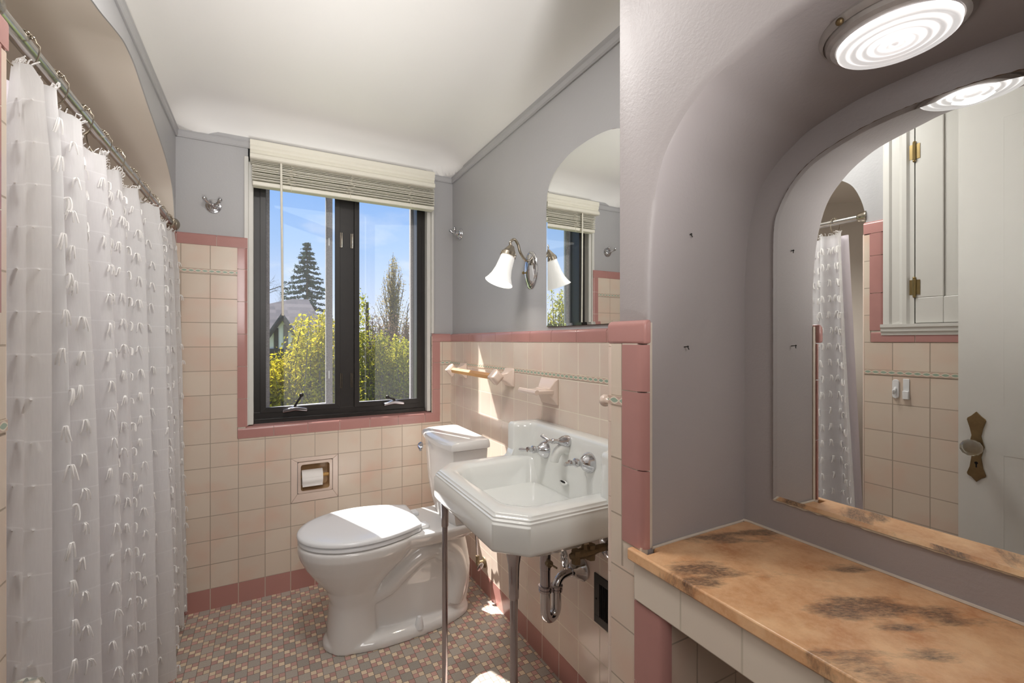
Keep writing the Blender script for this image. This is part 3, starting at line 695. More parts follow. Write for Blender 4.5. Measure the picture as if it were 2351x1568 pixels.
# ------------------------------------------------------------------ sink
SY = 1.186; RZ = .803
sk = thing('console_sink', 'white porcelain console sink on two chrome legs', 'sink', (.72, SY, 0))
def cpoly(x0, x1, hw, ch, back=0.):
    P = [(x1, SY+hw-back), (x1-back, SY+hw)] if back else [(x1, SY+hw)]
    P += [(x0+ch, SY+hw), (x0, SY+hw-ch), (x0, SY-hw+ch), (x0+ch, SY-hw)]
    P += [(x1-back, SY-hw), (x1, SY-hw+back)] if back else [(x1, SY-hw)]
    return P
def rnd_poly(P, r, n=4):
    out = []
    for i, p in enumerate(P):
        p, a, b = Vector(p), Vector(P[i-1]), Vector(P[(i+1) % len(P)])
        rr = min(r, (a-p).length*.45, (b-p).length*.45)
        s, e = p+(a-p).normalized()*rr, p+(b-p).normalized()*rr
        for k in range(n+1):
            t = k/n; out.append(tuple((1-t)**2*s+2*t*(1-t)*p+t*t*e))
    return out
C0 = Vector((.705, SY))
def sample(P, z, angs):
    out = []
    for a in angs:
        d = Vector((math.cos(a), math.sin(a))); best = None
        for i in range(len(P)):
            p, q = Vector(P[i-1]), Vector(P[i]); e = q-p; den = d.x*e.y-d.y*e.x
            if abs(den) < 1e-12: continue
            w = p-C0; t = (w.x*e.y-w.y*e.x)/den; u = (w.x*d.y-w.y*d.x)/den
            if t > 0 and -1e-6 <= u <= 1+1e-6 and (best is None or t < best): best = t
        out.append((C0.x+d.x*best, C0.y+d.y*best, z))
    return out
XB = XR-.001
polys = []
def OP(i): return rnd_poly(cpoly(.489+i, XB, .281-i, .066), .006)
def IP(i, hx=0.): return rnd_poly(cpoly(.550+i, .871-hx, .206-i, .054, .02), .022+i*.3)
angs = set(2*PI*k/144 for k in range(144))
for P in (OP(0), IP(0)):
    for p in P: angs.add(math.atan2(p[1]-C0.y, p[0]-C0.x) % (2*PI))
angs = sorted(angs)
R = [(OP(.05), .700), (OP(.012), .702), (OP(.004), .708), (OP(0), .718), (OP(0), .777), (OP(.003), .781), (OP(.003), .786), (OP(.007), .7885), (OP(.007), .793), (OP(.011), .7955), (OP(.013), .801), (OP(.020), RZ), (OP(.036), RZ+.001),
     (IP(-.014), RZ), (IP(-.004), RZ-.003), (IP(.004), RZ-.011), (IP(.014, .004), RZ-.04), (IP(.030, .012), RZ-.095), (IP(.050, .03), RZ-.135), (IP(.085, .07), RZ-.158), (IP(.13, .12), RZ-.165)]
mb = MB(); mb.loft([sample(P, z, angs) for P, z in R], True, True)
# underside bowl
mb.loft([sample(IP(.0), .718, angs), sample(IP(.02, .01), .67, angs), sample(IP(.07, .03), .62, angs), sample(IP(.12, .06), .60, angs)], True, True)
mb.lathe((.783, 1.18, .605), (0, 0, -1), [(0, .06), (.012, .045), (.022, .03)], 24)
# back splash
def bsp(off, z):
    top = []
    xp, xc = .806, .874
    P = [(XB, SY+.2803), (xp, SY+.2803), (xp, SY+.246), (xp+.006, SY+.237), (xp+.026, SY+.231), (xc-.014, SY+.222), (xc-.003, SY+.208), (xc, SY+.190)]
    P2 = [(x, 2*SY-y) for x, y in reversed(P)]
    A = P+P2
    return A
def off_poly(P, d):
    n = len(P); out = []
    for i, p in enumerate(P):
        a, b, c = Vector(P[i-1]), Vector(P[(i+1) % n]), Vector(p)
        t1, t2 = (c-a).normalized(), (b-c).normalized(); m = Vector((-t1.y, t1.x))+Vector((-t2.y, t2.x)); m /= max(.6, m.length_squared/2)
        out.append((c.x+m.x*d, c.y+m.y*d))
    return out
B = bsp(0, 0)
def lean(P, f, z):                                                # the faucet face leans forward towards the bowl
    o = []
    for x, y in P:
        k = 1 if abs(y-SY) < .225 else .1
        o.append((x-(f*k if x < .93 else 0), y, z))
    return o
mb.loft([lean(B, .014, .722), lean(B, .013, .78), lean(B, .008, .85), lean(B, .0, .909), lean(off_poly(B, .002), 0, .917), lean(off_poly(B, .006), 0, .923), lean(off_poly(B, .011), 0, .925)])
mb.loft([[(.806-.02*t, SY+s*.2805, RZ-.006+.03*(1-t)**2) for s in (1,)]+[(.806-.02*t, SY+.24, RZ-.006+.03*(1-t)**2), (XB, SY+.24, RZ-.006+.03*(1-t)**2), (XB, SY+.2805, RZ-.006+.03*(1-t)**2)] for t in (0, .5, 1)])
# integral spout
sp = smooth_path([(.872, 1.186, .872), (.855, 1.186, .876), (.836, 1.186, .869), (.825, 1.186, .852), (.822, 1.186, .836)], 4)
mb.tube(sp, [.0195-.0004*k for k in range(len(sp))], 14)
bs = mb.build('basin', 'cer', sk, ang=42)
md = bs.modifiers.new('soften', 'BEVEL'); md.width = .004; md.segments = 3; md.limit_method = 'ANGLE'; md.angle_limit = math.radians(42)
# overflow
ov = MB().lathe((.852, 1.176, .768), (-1, 0, .35), [(-.006, .012), (.004, .014), (.006, .012), (.004, .010)], 18, sx=.55, sy=1.5, ref=(0, 0, 1)).build('overflow_slot', 'cer', sk)
MB().lathe((.8475, 1.176, .7715), (-1, 0, .35), [(-.004, .009), (.0005, .0095)], 16, sx=.28, sy=1.35, ref=(0, 0, 1)).build('overflow_hole', 'dark', ov)
MB().lathe((.745, SY, .640), (0, 0, 1), [(0, .021), (.002, .021), (.003, .016), (.0015, .015)], 20).build('drain_flange', 'chrome', sk)
ax = Vector((-1, 0, .12)).normalized()
def handle(y, z, dv, name='faucet_handle', sc=1.):
    o = Vector((.866, y, z))
    h = MB().lathe(o, ax, [(-.006, .031*sc), (.002, .031*sc), (.006, .029*sc), (.014, .026*sc), (.024, .018*sc), (.030, .0125*sc), (.034, .011*sc), (.045, .0115*sc), (.047, .013*sc), (.054, .013*sc), (.056, .010*sc)], 26).build(name, 'chrome', sk)
    e = o+ax*.055*1; d = Vector(dv)
    l = MB().lathe(e-ax*.006, ax, [(0, .0085*sc), (.018, .008*sc), (.022, .0095*sc), (.026, .008*sc), (.027, 0)], 16)
    l.tube([e+ax*.006, e+ax*.007+d*.4, e+ax*.008+d*.8, e+ax*.008+d], [.0048, .0052, .0068, .006], 10)
    l.build('lever', 'chrome', h)
handle(1.305, .845, (-.022, .034, -.004)); handle(1.066, .858, (-.030, -.004, .0))
handle(1.184, .898, (-.008, .036, .012), 'drain_lever_handle', .66)
for y in (.962, 1.446):
    lg = MB().tube([(.545, y, .004), (.545, y, .62)], .0098, 16).lathe((.545, y, 0), (0, 0, 1), [(0, .016), (.006, .016), (.012, .011)], 18).build('leg', 'chromed', sk)
    MB().lathe((.545, y, .586), (0, 0, 1), [(0, .0115), (.002, .0125), (.05, .0128), (.085, .0145), (.108, .0185), (.124, .025), (.127, .025)], 20).build('socket', 'chromed', lg)
TX = .783; DY_ = SY; SY = 1.18
dp = MB().tube([(TX, SY, .60), (TX, SY, .44)], .0165, 18).lathe((TX, SY, .575), (0, 0, -1), [(0, .0175), (.07, .0175), (.071, .0165)], 18).build('tailpiece', 'chromed', sk)
J = [(TX, SY, .45), (TX, SY, .375)]+[(TX+.024-.024*math.cos(a), SY+.004*(1-math.cos(a)), .372-.030*math.sin(a)) for a in [PI*k/10 for k in range(1, 10)]]+[(TX+.048, SY+.008, .375), (TX+.048, SY+.008, .425)]
MB().tube(J, .0162, 16).build('trap_bend', 'chrome', dp)
MB().tube(smooth_path([(TX+.048, SY+.008, .42), (TX+.050, SY+.009, .435), (TX+.062, SY+.012, .452), (TX+.085, SY+.015, .460), (XR-.005, SY+.02, .462)], 6), .0145, 16).build('trap_arm', 'chrome', dp)
for (x, y, z, rr) in ((TX, SY, .432, .0215), (TX+.048, SY+.008, .418, .0200)):
    MB().lathe((x, y, z), (0, 0, 1), [(0, rr-.003), (.002, rr), (.009, rr), (.010, rr-.002), (.013, rr-.002), (.014, rr+.001), (.019, rr+.001), (.021, rr-.004)], 18).build('slip_nut', 'chromed', dp)
MB().lathe((XR-.001, SY+.02, .462), (-1, 0, 0), [(0, .042), (.006, .042), (.010, .038), (.030, .027), (.044, .021), (.048, .021), (.049, .015)], 28).build('wall_flange', 'chrome', dp)
MB().tube([(TX, SY, .53), (TX, SY-.028, .53)], .011, 12).tube([(TX, SY-.02, .53), (TX+.002, SY-.06, .533)], .003, 8).build('pop_up_rod', 'verd', dp)
# shutoff valve
va = thing('sink_shutoff_valve', 'corroded brass shutoff valve with chrome handwheel under the sink', 'valve', (.90, 1.08, .58))
vb = MB().tube(smooth_path([(XR-.002, 1.075, .585), (.90, 1.08, .582), (.87, 1.085, .578), (.84, 1.09, .575), (.815, 1.094, .572)], 4), [.013, .012, .012, .012, .013, .016, .017, .017, .016, .018, .0165, .0155, .015, .016, .012, .009, .008], 10)
vb.tube([(.865, 1.086, .58), (.865, 1.086, .612)], .012, 8).tube([(.885, 1.082, .555), (.885, 1.082, .60)], .015, 6).tube([(.835, 1.09, .55), (.835, 1.09, .59)], .015, 6)
vb.build('valve_body', 'verd', va, ang=30)
W0 = Vector((.797, 1.097, .570)); wa = Vector((-1, .30, -.05)).normalized(); we = wa.cross(Vector((0, 0, 1))).normalized(); wf = we.cross(wa)
mb = MB()
mb.tube([W0+(we*math.cos(2*PI*k/28)+wf*math.sin(2*PI*k/28))*.027 for k in range(29)], .0042, 8, False)
for k in range(4):
    a = 2*PI*k/4+.6; mb.tube([W0, W0+(we*math.cos(a)+wf*math.sin(a))*.026], [.006, .0045], 8)
mb.lathe(W0-wa*.004, wa, [(0, .009), (.009, .009), (.011, .006)], 14)
mb.build('handwheel', 'chrome', va)
MB().lathe((XR-.001, 1.075, .585), (-1, 0, 0), [(0, .033), (.003, .033), (.008, .022), (.010, .014)], 24).build('wall_flange', 'chrome', va)
MB().tube([(.865, 1.086, .608), (.865, 1.086, .632)], .016, 6).build('nut', 'nickel', va, ang=20)

# ------------------------------------------------------------------ wall vent
vt = thing('wall_vent', 'black metal vent grille low on the tiles under the sink', 'vent', (XR, 1.0, .32))
Y0, Y1, Z0, Z1 = .872, 1.131, .322, .479
mb = MB(); w = .026
for a, b, c, d in ((Y0, Y1, Z0, Z0+w), (Y0, Y1, Z1-w, Z1), (Y0, Y0+w, Z0+w, Z1-w), (Y1-w, Y1, Z0+w, Z1-w)): mb.box(XR-.004, XR+.001, a, b, c, d)
mb.build('frame', 'iron', vt, ang=0, bevel=.001)
mb = MB(); y = Y0+w+.004
while y < Y1-w: mb.box(XR-.003, XR-.001, y, y+.0035, Z0+w, Z1-w); y += .0085
mb.box(XR-.0006, XR+.0006, Y0+w, Y1-w, Z0+w, Z1-w); mb.build('grille', 'dark', vt, ang=0)
MB().ball((XR-.004, Y1-.012, .40), .003, 8).build('screw', 'dark', vt)

# ------------------------------------------------------------------ towel bar and soap dish
tb = thing('towel_bar', 'wooden towel bar between two beige ceramic posts beside the toilet', 'towel bar', (XR, 1.95, 1.07))
TZ = 1.068
def post(y):
    mb = MB(); sq = lambda x, h, z, w=None: [(x, y-(w or h), z-h), (x, y+(w or h), z-h), (x, y+(w or h), z+h), (x, y-(w or h), z+h)]
    mb.loft([sq(XR+.001, .040, TZ, .040), sq(XR-.007, .040, TZ, .040), sq(XR-.02, .026, TZ), sq(XR-.034, .018, TZ+.001), sq(XR-.048, .015, TZ+.002)])
    dm = lambda x, h: [(x, y-h*.9, TZ), (x, y, TZ-h), (x, y+h*.9, TZ), (x, y, TZ+h)]
    c = XR-.072
    o8 = lambda yy, r: [(c+r*math.cos(k*PI/2), yy, TZ+.003+r*math.sin(k*PI/2)) for k in range(4)]
    mb.loft([o8(y-.026, .020), o8(y-.014, .036), o8(y+.014, .036), o8(y+.026, .020)])
    return mb.build('post', 'beigecer', tb, ang=20, bevel=.004)
post(1.695); post(2.205)
MB().tube([(XR-.072, 1.70, TZ+.003), (XR-.072, 2.20, TZ+.003)], .015, 6).build('bar', 'wood', tb, ang=20)
sd = thing('soap_dish', 'beige ceramic soap dish with grab bar above the sink', 'soap dish', (XR, 1.385, .99))
yc, za, zb = 1.385, .990, 1.088
mb = MB()
def rec(x, hy, z0, z1): return [(x, yc-hy, z0), (x, yc+hy, z0), (x, yc+hy, z1), (x, yc-hy, z1)]
mb.loft([rec(XR+.001, .054, za, zb), rec(XR-.006, .054, za, zb), rec(XR-.012, .050, za+.012, zb-.006), rec(XR-.030, .040, 1.026, zb-.035), rec(XR-.045, .036, 1.036, 1.052)])
mb.loft([[(XR-.010, yc-.048, 1.030), (XR-.010, yc+.048, 1.030), (XR-.010, yc+.048, 1.047), (XR-.010, yc-.048, 1.047)], [(XR-.085, yc-.043, 1.034), (XR-.085, yc+.043, 1.034), (XR-.085, yc+.043, 1.047), (XR-.085, yc-.043, 1.047)]])
mb.build('dish', 'beigecer', sd, bevel=.005, seg=3)
MB().tube([(XR-.088, yc-.045, 1.041), (XR-.088, yc+.075, 1.041)], .0095, 8).build('grab_bar', 'beigecer', sd, ang=20)
pg = tag(MB().tube([(.640, YS+.001, 1.098), (.640, YS+.022, 1.099), (.640, YS+.030, 1.1)], [.007, .0085, .012], 14).ball((.640, YS+.033, 1.1), .013).build('ceramic_peg', 'beigecer'), 'small pinkish ceramic peg on the tiled corner edge right of the sink', 'peg')

# ------------------------------------------------------------------ sconce
sx, sy, sz = XRP, 1.548, 1.516
sc = thing('wall_sconce', 'brass and nickel wall sconce with opal glass bell shade left of the mirror', 'wall lamp', (sx, sy, sz))
bp = MB().lathe((sx+.001, sy, sz), (-1, 0, 0), [(0, 1.), (.004, 1.0), (.007, .95), (.008, .86), (.011, .84), (.018, .62), (.023, .32), (.0245, 0)], 40, sx=.0775, sy=.053, ref=(0, 0, 1)).build('backplate', 'chrome', sc)
MB().ball((sx-.03, sy+.012, sz-.012), .006, 10).tube([(sx-.02, sy+.012, sz-.012), (sx-.03, sy+.012, sz-.012)], .003).build('switch_knob', 'brass', bp)
mouth = Vector((.809, sy, 1.457)); top = Vector((.851, sy, 1.566)); d = (mouth-top).normalized()
MB().tube(smooth_path([(sx-.012, sy, 1.553), (sx-.03, sy, 1.556), (sx-.052, sy, 1.585), (sx-.062, sy, 1.615), (sx-.079, sy, 1.633), (sx-.097, sy, 1.620), tuple(top-d*.040)], 6), .0056, 12).build('arm', 'nickel', sc)
cp = MB().lathe(top-d*.044, d, [(0, .006), (.003, .012), (.018, .020), (.032, .0285), (.034, .031), (.048, .0325), (.049, .029)], 28).build('socket_cup', 'nickel', sc)
e1 = Vector((0, 1, 0)); e2 = d.cross(e1)
for k in range(3):
    a = 2*PI*k/3+.5; q = top-d*.004+(e1*math.cos(a)+e2*math.sin(a))*.032
    MB().ball(q, .0036, 8).build('thumb_screw', 'nickel', cp)
ln = (mouth-top).length
MB().lathe(top, d, [(-.003, .024), (.004, .0285), (ln*.25, .0305), (ln*.5, .0335), (ln*.75, .041), (ln*.92, .0505), (ln, .0565), (ln+.001, .0555), (ln*.92, .048), (ln*.75, .039), (ln*.5, .0315), (ln*.2, .028)], 40, True, False).build('glass_shade', 'shade', sc, ang=50)
# ------------------------------------------------------------------ niche ceiling light
LX, LY, LZ = .782, .296, 1.672
cl = thing('recessed_ceiling_light', 'round ceiling light with ribbed glass and dull metal ring in the niche arch', 'ceiling light', (LX, LY, LZ))
MB().lathe((LX, LY, LZ+.01), (0, 0, -1), [(0, .090), (.010, .090), (.013, .088), (.016, .084), (.0165, .0825), (.013, .0815), (.014, .081), (.0225, .079), (.0265, .074), (.0275, .068), (.024, .0655)], 56, True, False).build('metal_ring', plain('dull_ring', (172, 166, 162), .45, .3, 40, .3, 60, .2), cl, ang=25)
prf = [(.020, .0665)]
for k in range(91):
    r_ = .0655*(1-k/90); prf.append((.0275+.0042*(1-(r_/.0655)**2)+.0013*math.cos(r_/.0655*2*PI*5.3), r_))
MB().lathe((LX, LY, LZ+.002), (0, 0, -1), prf, 56, False, True).build('ribbed_lens', 'lens', cl, ang=80)
MB().ball((LX-.083, LY+.03, LZ-.006), .005, 10).build('ring_screw', 'bronze', cl)

# ------------------------------------------------------------------ robe hooks
def robe(name, label, o, N, U, S):
    """double robe hook: N out, U up, S sideways"""
    o, N, U, S = map(Vector, (o, N, U, S))
    t = thing('robe_hook', label, 'hook', o, 'double robe hooks')
    MB().lathe(o-N*.001, N, [(0, .032), (.004, .032), (.007, .030), (.008, .025), (.011, .0245), (.014, .022), (.015, .016), (.02, .010), (.028, .008)], 32).build('rosette', 'chrome', t)
    b = o+N*.026
    for sgn in (1, -1):
        MB().tube(smooth_path([b, b+N*.006+S*sgn*.010+U*.002, b+N*.016+S*sgn*.024+U*.012, b+N*.026+S*sgn*.033+U*.026], 4), [.0052]*5+[.0048, .0052, .006, .0072, .0085, .0092, .0085, .006], 10).build('prong', 'chrome', t)
    MB().ball(b, .0085, 12).build('boss', 'chrome', t)
robe('a', 'chrome double robe hook on the grey wall left of the window', (-.222, YP, 1.846), (0, -1, 0), (0, 0, 1), (1, 0, 0))
robe('b', 'chrome double robe hook on the sink wall near the corner', (XRP, 2.295, 1.822), (-1, 0, 0), (0, 0, 1), (0, 1, 0))

# ------------------------------------------------------------------ shower rod, rings, curtain
RX, RZD = -.378, 1.745
rd = thing('shower_rod', 'metal shower curtain rod across the tub arch', 'curtain rod', (RX, 1.68, RZD))
MB().tube([(RX, YN+.003, RZD), (RX, 1.45, RZD)], .0135, 20).tube([(RX, 1.44, RZD), (RX, YB+.01, RZD)], .0118, 20).build('rod', plain('steel_rod', (186, 182, 176), .22, 1., 60, .06), rd)
MB().lathe((RX, YB+.015, RZD), (0, -1, 0), [(0, .030), (.006, .030), (.012, .026), (.022, .024), (.030, .018), (.034, .016), (.036, .013)], 26).build('end_flange', 'nickel', rd)
MB().lathe((RX, YN+.001, RZD), (0, 1, 0), [(0, .024), (.006, .024), (.012, .021), (.022, .02), (.030, .018), (.034, .016), (.036, .013)], 26).build('end_flange', 'nickel', rd)
ry = [1.05, 1.178, 1.322, 1.457, 1.575, 1.737, 1.875, 2.02, 2.163, 2.296, 2.338, 2.362]
names = ['closest to the camera', 'second from the near end', 'third from the near end', 'fourth from the near end', 'fifth from the near end', 'sixth from the near end', 'sixth from the window', 'fifth from the window', 'fourth from the window', 'third from the window', 'second from the window', 'nearest the window wall']
first = None
for k, y in enumerate(ry):
    lab = 'wire curtain ring with roller beads on the rod, '+names[k]
    if first is None:
        t = thing('curtain_ring', lab, 'curtain ring', (RX, y, RZD), 'shower curtain rings'); first = t
        wire = [(RX+.019*math.sin(a)*(1.25 if math.cos(a) < 0 else 1.), y+.012*math.sin(a*1.0)*0.6, RZD+(.0185 if math.cos(a) > 0 else .052)*math.cos(a)) for a in [2*PI*q/36-2.9 for q in range(36)]]
        MB().tube(wire, .0013, 7).build('wire_loop', 'nickel', t)
        for q in range(5):
            a = -1.0+.5*q; MB().ball((RX+.0172*math.sin(a), y+.007*math.sin(a)+0, RZD+.0172*math.cos(a)), .0038, 8).build('roller_bead', 'nickel', t)
    else:
        t = first.copy(); COL.objects.link(t); t.location = (RX, y, RZD); t.rotation_euler = (0, 0, random.uniform(-.35, .35)); t['label'] = lab
        for ch in first.children:
            c = ch.copy(); COL.objects.link(c); c.parent = t; c.matrix_parent_inverse = ch.matrix_parent_inverse.copy()
CY0, CY1 = .946, 2.372
cu = thing('shower_curtain', 'white cotton shower curtain with rows of yarn tufts', 'curtain', (RX, 1.68, 0))
rc = random.Random(11)
# fold phase: pleats get denser away from the camera
NS, NZ = 560, 64
def cpos(s, zf):
    """s in 0..1 along rod (0 near camera), zf 0 bottom .. 1 top"""
    y = CY0+(CY1-CY0)*s
    ph = 2*PI*(s*9.4+.30*math.sin(5*s+.6)+.12*math.sin(13*s))
    amp = .046*(1-.30*zf)*(.75+.35*math.sin(3.1*s*PI+1))
    w = math.sin(ph+.75*math.sin(ph)); w = math.copysign(abs(w)**.8, w)
    x = RX+.012+amp*w+.014*math.sin(ph*2.3+1.7*s)*(.35+.4*(1-zf))+.022*(1-zf)
    x += .006*mnoise.noise(Vector((s*9, zf*3, 1.3)))
    y += .016*math.cos(ph)*(1-.4*zf)+.006*mnoise.noise(Vector((s*7, zf*2.2, 5.1)))
    # scalloped top between rings
    y += .07*max(0, 1-s*9)*max(0, (zf-.3)/.7)
    d = min(abs(y-r) for r in ry)
    ztop = 1.700-.022*min(1, (d/.06)**1.3)
    zb = .045+.012*math.sin(ph*1.3)+.006*mnoise.noise(Vector((s*60, 2, 0)))
    pull = max(0, (zf-.9)/.1)
    x = x*(1-pull*.45*(1 if d < .03 else .4))+RX*(pull*.45*(1 if d < .03 else .4))
    z = zb+(ztop-zb)*zf
    return x, y, z
mb = MB(); V = [[mb.bm.verts.new(cpos(i/NS, j/NZ)) for j in range(NZ+1)] for i in range(NS+1)]
ul = mb.bm.loops.layers.uv.new('UVMap')
ss = [0]
for i in range(NS): ss.append(ss[-1]+(V[i+1][30].co-V[i][30].co).length)
for i in range(NS):
    for j in range(NZ):
        f = mb.bm.faces.new((V[i][j], V[i+1][j], V[i+1][j+1], V[i][j+1]))
        for lp, (a, b) in zip(f.loops, ((i, j), (i+1, j), (i+1, j+1), (i, j+1))): lp[ul].uv = (ss[a], V[a][b].co.z+.5)
mb.build('fabric', 'cloth', cu, ang=180)
# liner
mb = MB(); rows = []
for i in range(121):
    s = i/120; y = 1.25+(2.392-1.25)*s
    rows.append([(RX-.022+.012*math.sin(s*44)+.020*(1-j/10)*s**6, y-.02*(1-j/10)*0, .15+1.53*j/10) for j in range(11)])
mb.loft(rows, False, False, closed=False)
rows = []
for i in range(41):
    s = i/40
    rows.append([(RX-.026+.010*math.sin(s*17+.5), .938+.07*(j/10)+(.30-.07*(j/10))*s, .10+1.585*j/10) for j in range(11)])
mb.loft(rows, False, False, closed=False); mb.build('liner', 'liner', cu, ang=180)
# fringe along top edge + tufts
def tuft_pts(rn):
    out = []
    for q in range(4):
        sp_ = rn.uniform(-.009, .009); dn = rn.uniform(.014, .027); o_ = rn.uniform(.006, .011)
        out.append(smooth_path([(0, 0, 0), (o_*.8, sp_*.5, .003), (o_, sp_, -dn*.5), (o_*.7, sp_*1.3, -dn)], 3))
    return out
protos = []
for q in range(4):
    rn = random.Random(q); mb = MB()
    for p in tuft_pts(rn): mb.tube(p, .0016, 5)
    me_o = mb.build('tuft', 'tuft', cu); protos.append(me_o)
spots = []
rows_n = 23
tot = ss[-1]
for r_ in range(rows_n):
    z = 1.635-.071*r_
    for c_ in range(41):
        sa = (c_+.5)/41*tot+rc.uniform(-.006, .006)
        i = min(range(NS+1), key=lambda k: abs(ss[k]-sa))
        p = Vector(cpos(i/NS, (z-.045)/1.65)); a = Vector(cpos(max(0, i-2)/NS, (z-.045)/1.65)); b = Vector(cpos(min(NS, i+2)/NS, (z-.045)/1.65))
        tng = (b-a); n = Vector((tng.y, -tng.x, 0)); n.normalize()
        if n.x < -.35: continue
        spots.append((p, math.atan2(n.y, n.x)))
vis = lambda q: (q[0]-Vector((0, 0, 1.228))).length+(5 if q[0].y < 1.0 else 0)
spots.sort(key=vis)
used = 0
for (p, a) in spots[:100]:
    pr_ = protos[used % 4]
    o = pr_ if used < 4 else pr_.copy()
    if used >= 4: COL.objects.link(o)
    o.parent = cu; o.matrix_parent_inverse = Matrix.Translation((-RX, -1.68, 0)); o.location = p; o.rotation_euler = (0, 0, a+rc.uniform(-.5, .5))
    used += 1
mb = MB()
for n_, (p, a) in enumerate(spots[100:]):
    rn = random.Random(n_ % 9); rot = Matrix.Translation(p) @ Matrix.Rotation(a+rc.uniform(-.5, .5), 4, 'Z')
    for q in tuft_pts(rn)[:3]: mb.tube([rot @ Vector(v) for v in q[::2]], .0017, 4)
for i in range(0, NS, 3):
    p = Vector(cpos(i/NS, 1.)); mb.tube([p, p+Vector((rc.uniform(0, .006), rc.uniform(-.005, .005), .006)), p+Vector((rc.uniform(.002, .010), rc.uniform(-.008, .008), rc.uniform(.004, .012)))], .0011, 4)
    p = Vector(cpos(i/NS, 0.)); mb.tube([p, p+Vector((rc.uniform(-.002, .004), rc.uniform(-.003, .003), -.006)), p+Vector((rc.uniform(-.003, .006), rc.uniform(-.005, .005), rc.uniform(-.015, -.008)))], .0009, 4)
o = mb.build('small_tufts', 'tuft', cu); o['kind'] = 'stuff'

# ------------------------------------------------------------------ closet cabinet on the tub wall (seen in the mirror)
d2 = thing('door_2', 'white panelled closet door with brass hinges above the tile', 'closet door', (XLP, .6, 1.25), kind='structure')
MB().loft([[(XLP+a, b, z) for a, b in ((0, .865), (.022, .865), (.024, .860), (.024, .845), (.018, .838), (.018, .815), (.023, .805), (.023, .792), (.014, .785), (.014, .772), (0, .772))] for z in (1.292, 2.16)]).build('casing', 'trimwhite', d2, ang=25)
MB().loft([[(XLP+a, y, z) for a, z in ((0, 1.249), (.020, 1.249), (.021, 1.258), (.025, 1.264), (.025, 1.276), (.029, 1.280), (.029, 1.292), (0, 1.292))] for y in (.05, .872)]).build('apron_sill', 'trimwhite', d2, ang=25)
mb = MB()
cells(mb, .15, .7695, 1.294, 2.15, [(.24, .69, 1.39, 2.06)], lambda a, b, c, d: mb.box(XLP+.001, XLP+.013, a, b, c, d))
mb.box(XLP+.001, XLP+.006, .24, .69, 1.39, 2.06)
mb.build('leaf', 'trimwhite', d2, ang=0, bevel=.003)
for z in (1.43, 1.945):
    MB().tube([(XLP+.016, .771, z-.032), (XLP+.016, .771, z+.032)], .0055, 10).ball((XLP+.016, .771, z+.035), .0055, 8).ball((XLP+.016, .771, z-.035), .0055, 8).box(XLP+.012, XLP+.015, .755, .79, z-.028, z+.028).build('hinge', 'brass', d2)
# entry door, open against the tub wall
d1 = thing('door_1', 'white panelled entry door standing open with a glass knob', 'door', (-.27, .2, 0), kind='structure')
DX0, DX1, DY0, DY1 = -.290, -.254, -.16, .622
mb = MB(); hol = [(DY0+.115, DY1-.105, .25, .86), (DY0+.115, DY1-.105, 1.02, 1.94)]
cells(mb, DY0, DY1, .01, 2.06, hol, lambda a, b, c, d: mb.box(DX0, DX1, a, b, c, d))
leaf = mb.build('leaf', 'trimwhite', d1, ang=0)
for (a, b, c, d) in [(DY0+.115, DY1-.105, .25, .86), (DY0+.115, DY1-.105, 1.02, 1.94)]:
    mb = MB()
    def rr(i, x): return [(x, a+i, c+i), (x, b-i, c+i), (x, b-i, d-i), (x, a+i, d-i)]
    mb.loft([rr(-.001, DX1-.0005), rr(.002, DX1-.010), rr(.012, DX1-.008), rr(.016, DX1-.004), rr(.022, DX1-.012), rr(.030, DX1-.014)]); mb.build('panel', 'trimwhite', leaf, ang=15)
KY, KZ = .578, .878
pl = [(0, .115), (.012, .100), (.021, .092), (.0225, .086), (.016, .06), (.0115, .035), (.015, .018), (.019, 0), (.015, -.018), (.0115, -.035), (.016, -.07), (.0225, -.092), (.021, -.098), (.012, -.104), (0, -.118)]
out = [(KY+y, KZ+z) for y, z in pl]+[(KY-y, KZ+z) for y, z in reversed(pl[1:-1])]
MB().prism(out, 'x', DX1-.0005, DX1+.0035).tube([(DX1, KY, KZ), (DX1+.03, KY, KZ)], .007).build('escutcheon', 'bronze', d1, bevel=.001)
MB().tube([(DX1+.003, KY, KZ-.055), (DX1+.0038, KY, KZ-.055)], .0045, 12).box(DX1+.003, DX1+.0038, KY-.0018, KY+.0018, KZ-.07, KZ-.055).build('keyhole', 'dark', d1)
MB().lathe((DX1+.026, KY, KZ), (1, 0, 0), [(0, .011), (.003, .013), (.006, .022), (.012, .0265), (.022, .0275), (.030, .025), (.034, .019), (.036, .009), (.0355, 0)], 12).build('glass_knob', 'crystal', d1, ang=15)
MB().lathe((DX1+.022, KY, KZ), (1, 0, 0), [(0, .010), (.006, .012), (.007, .02), (.0085, .02)], 20).build('knob_collar', 'bronze', d1)
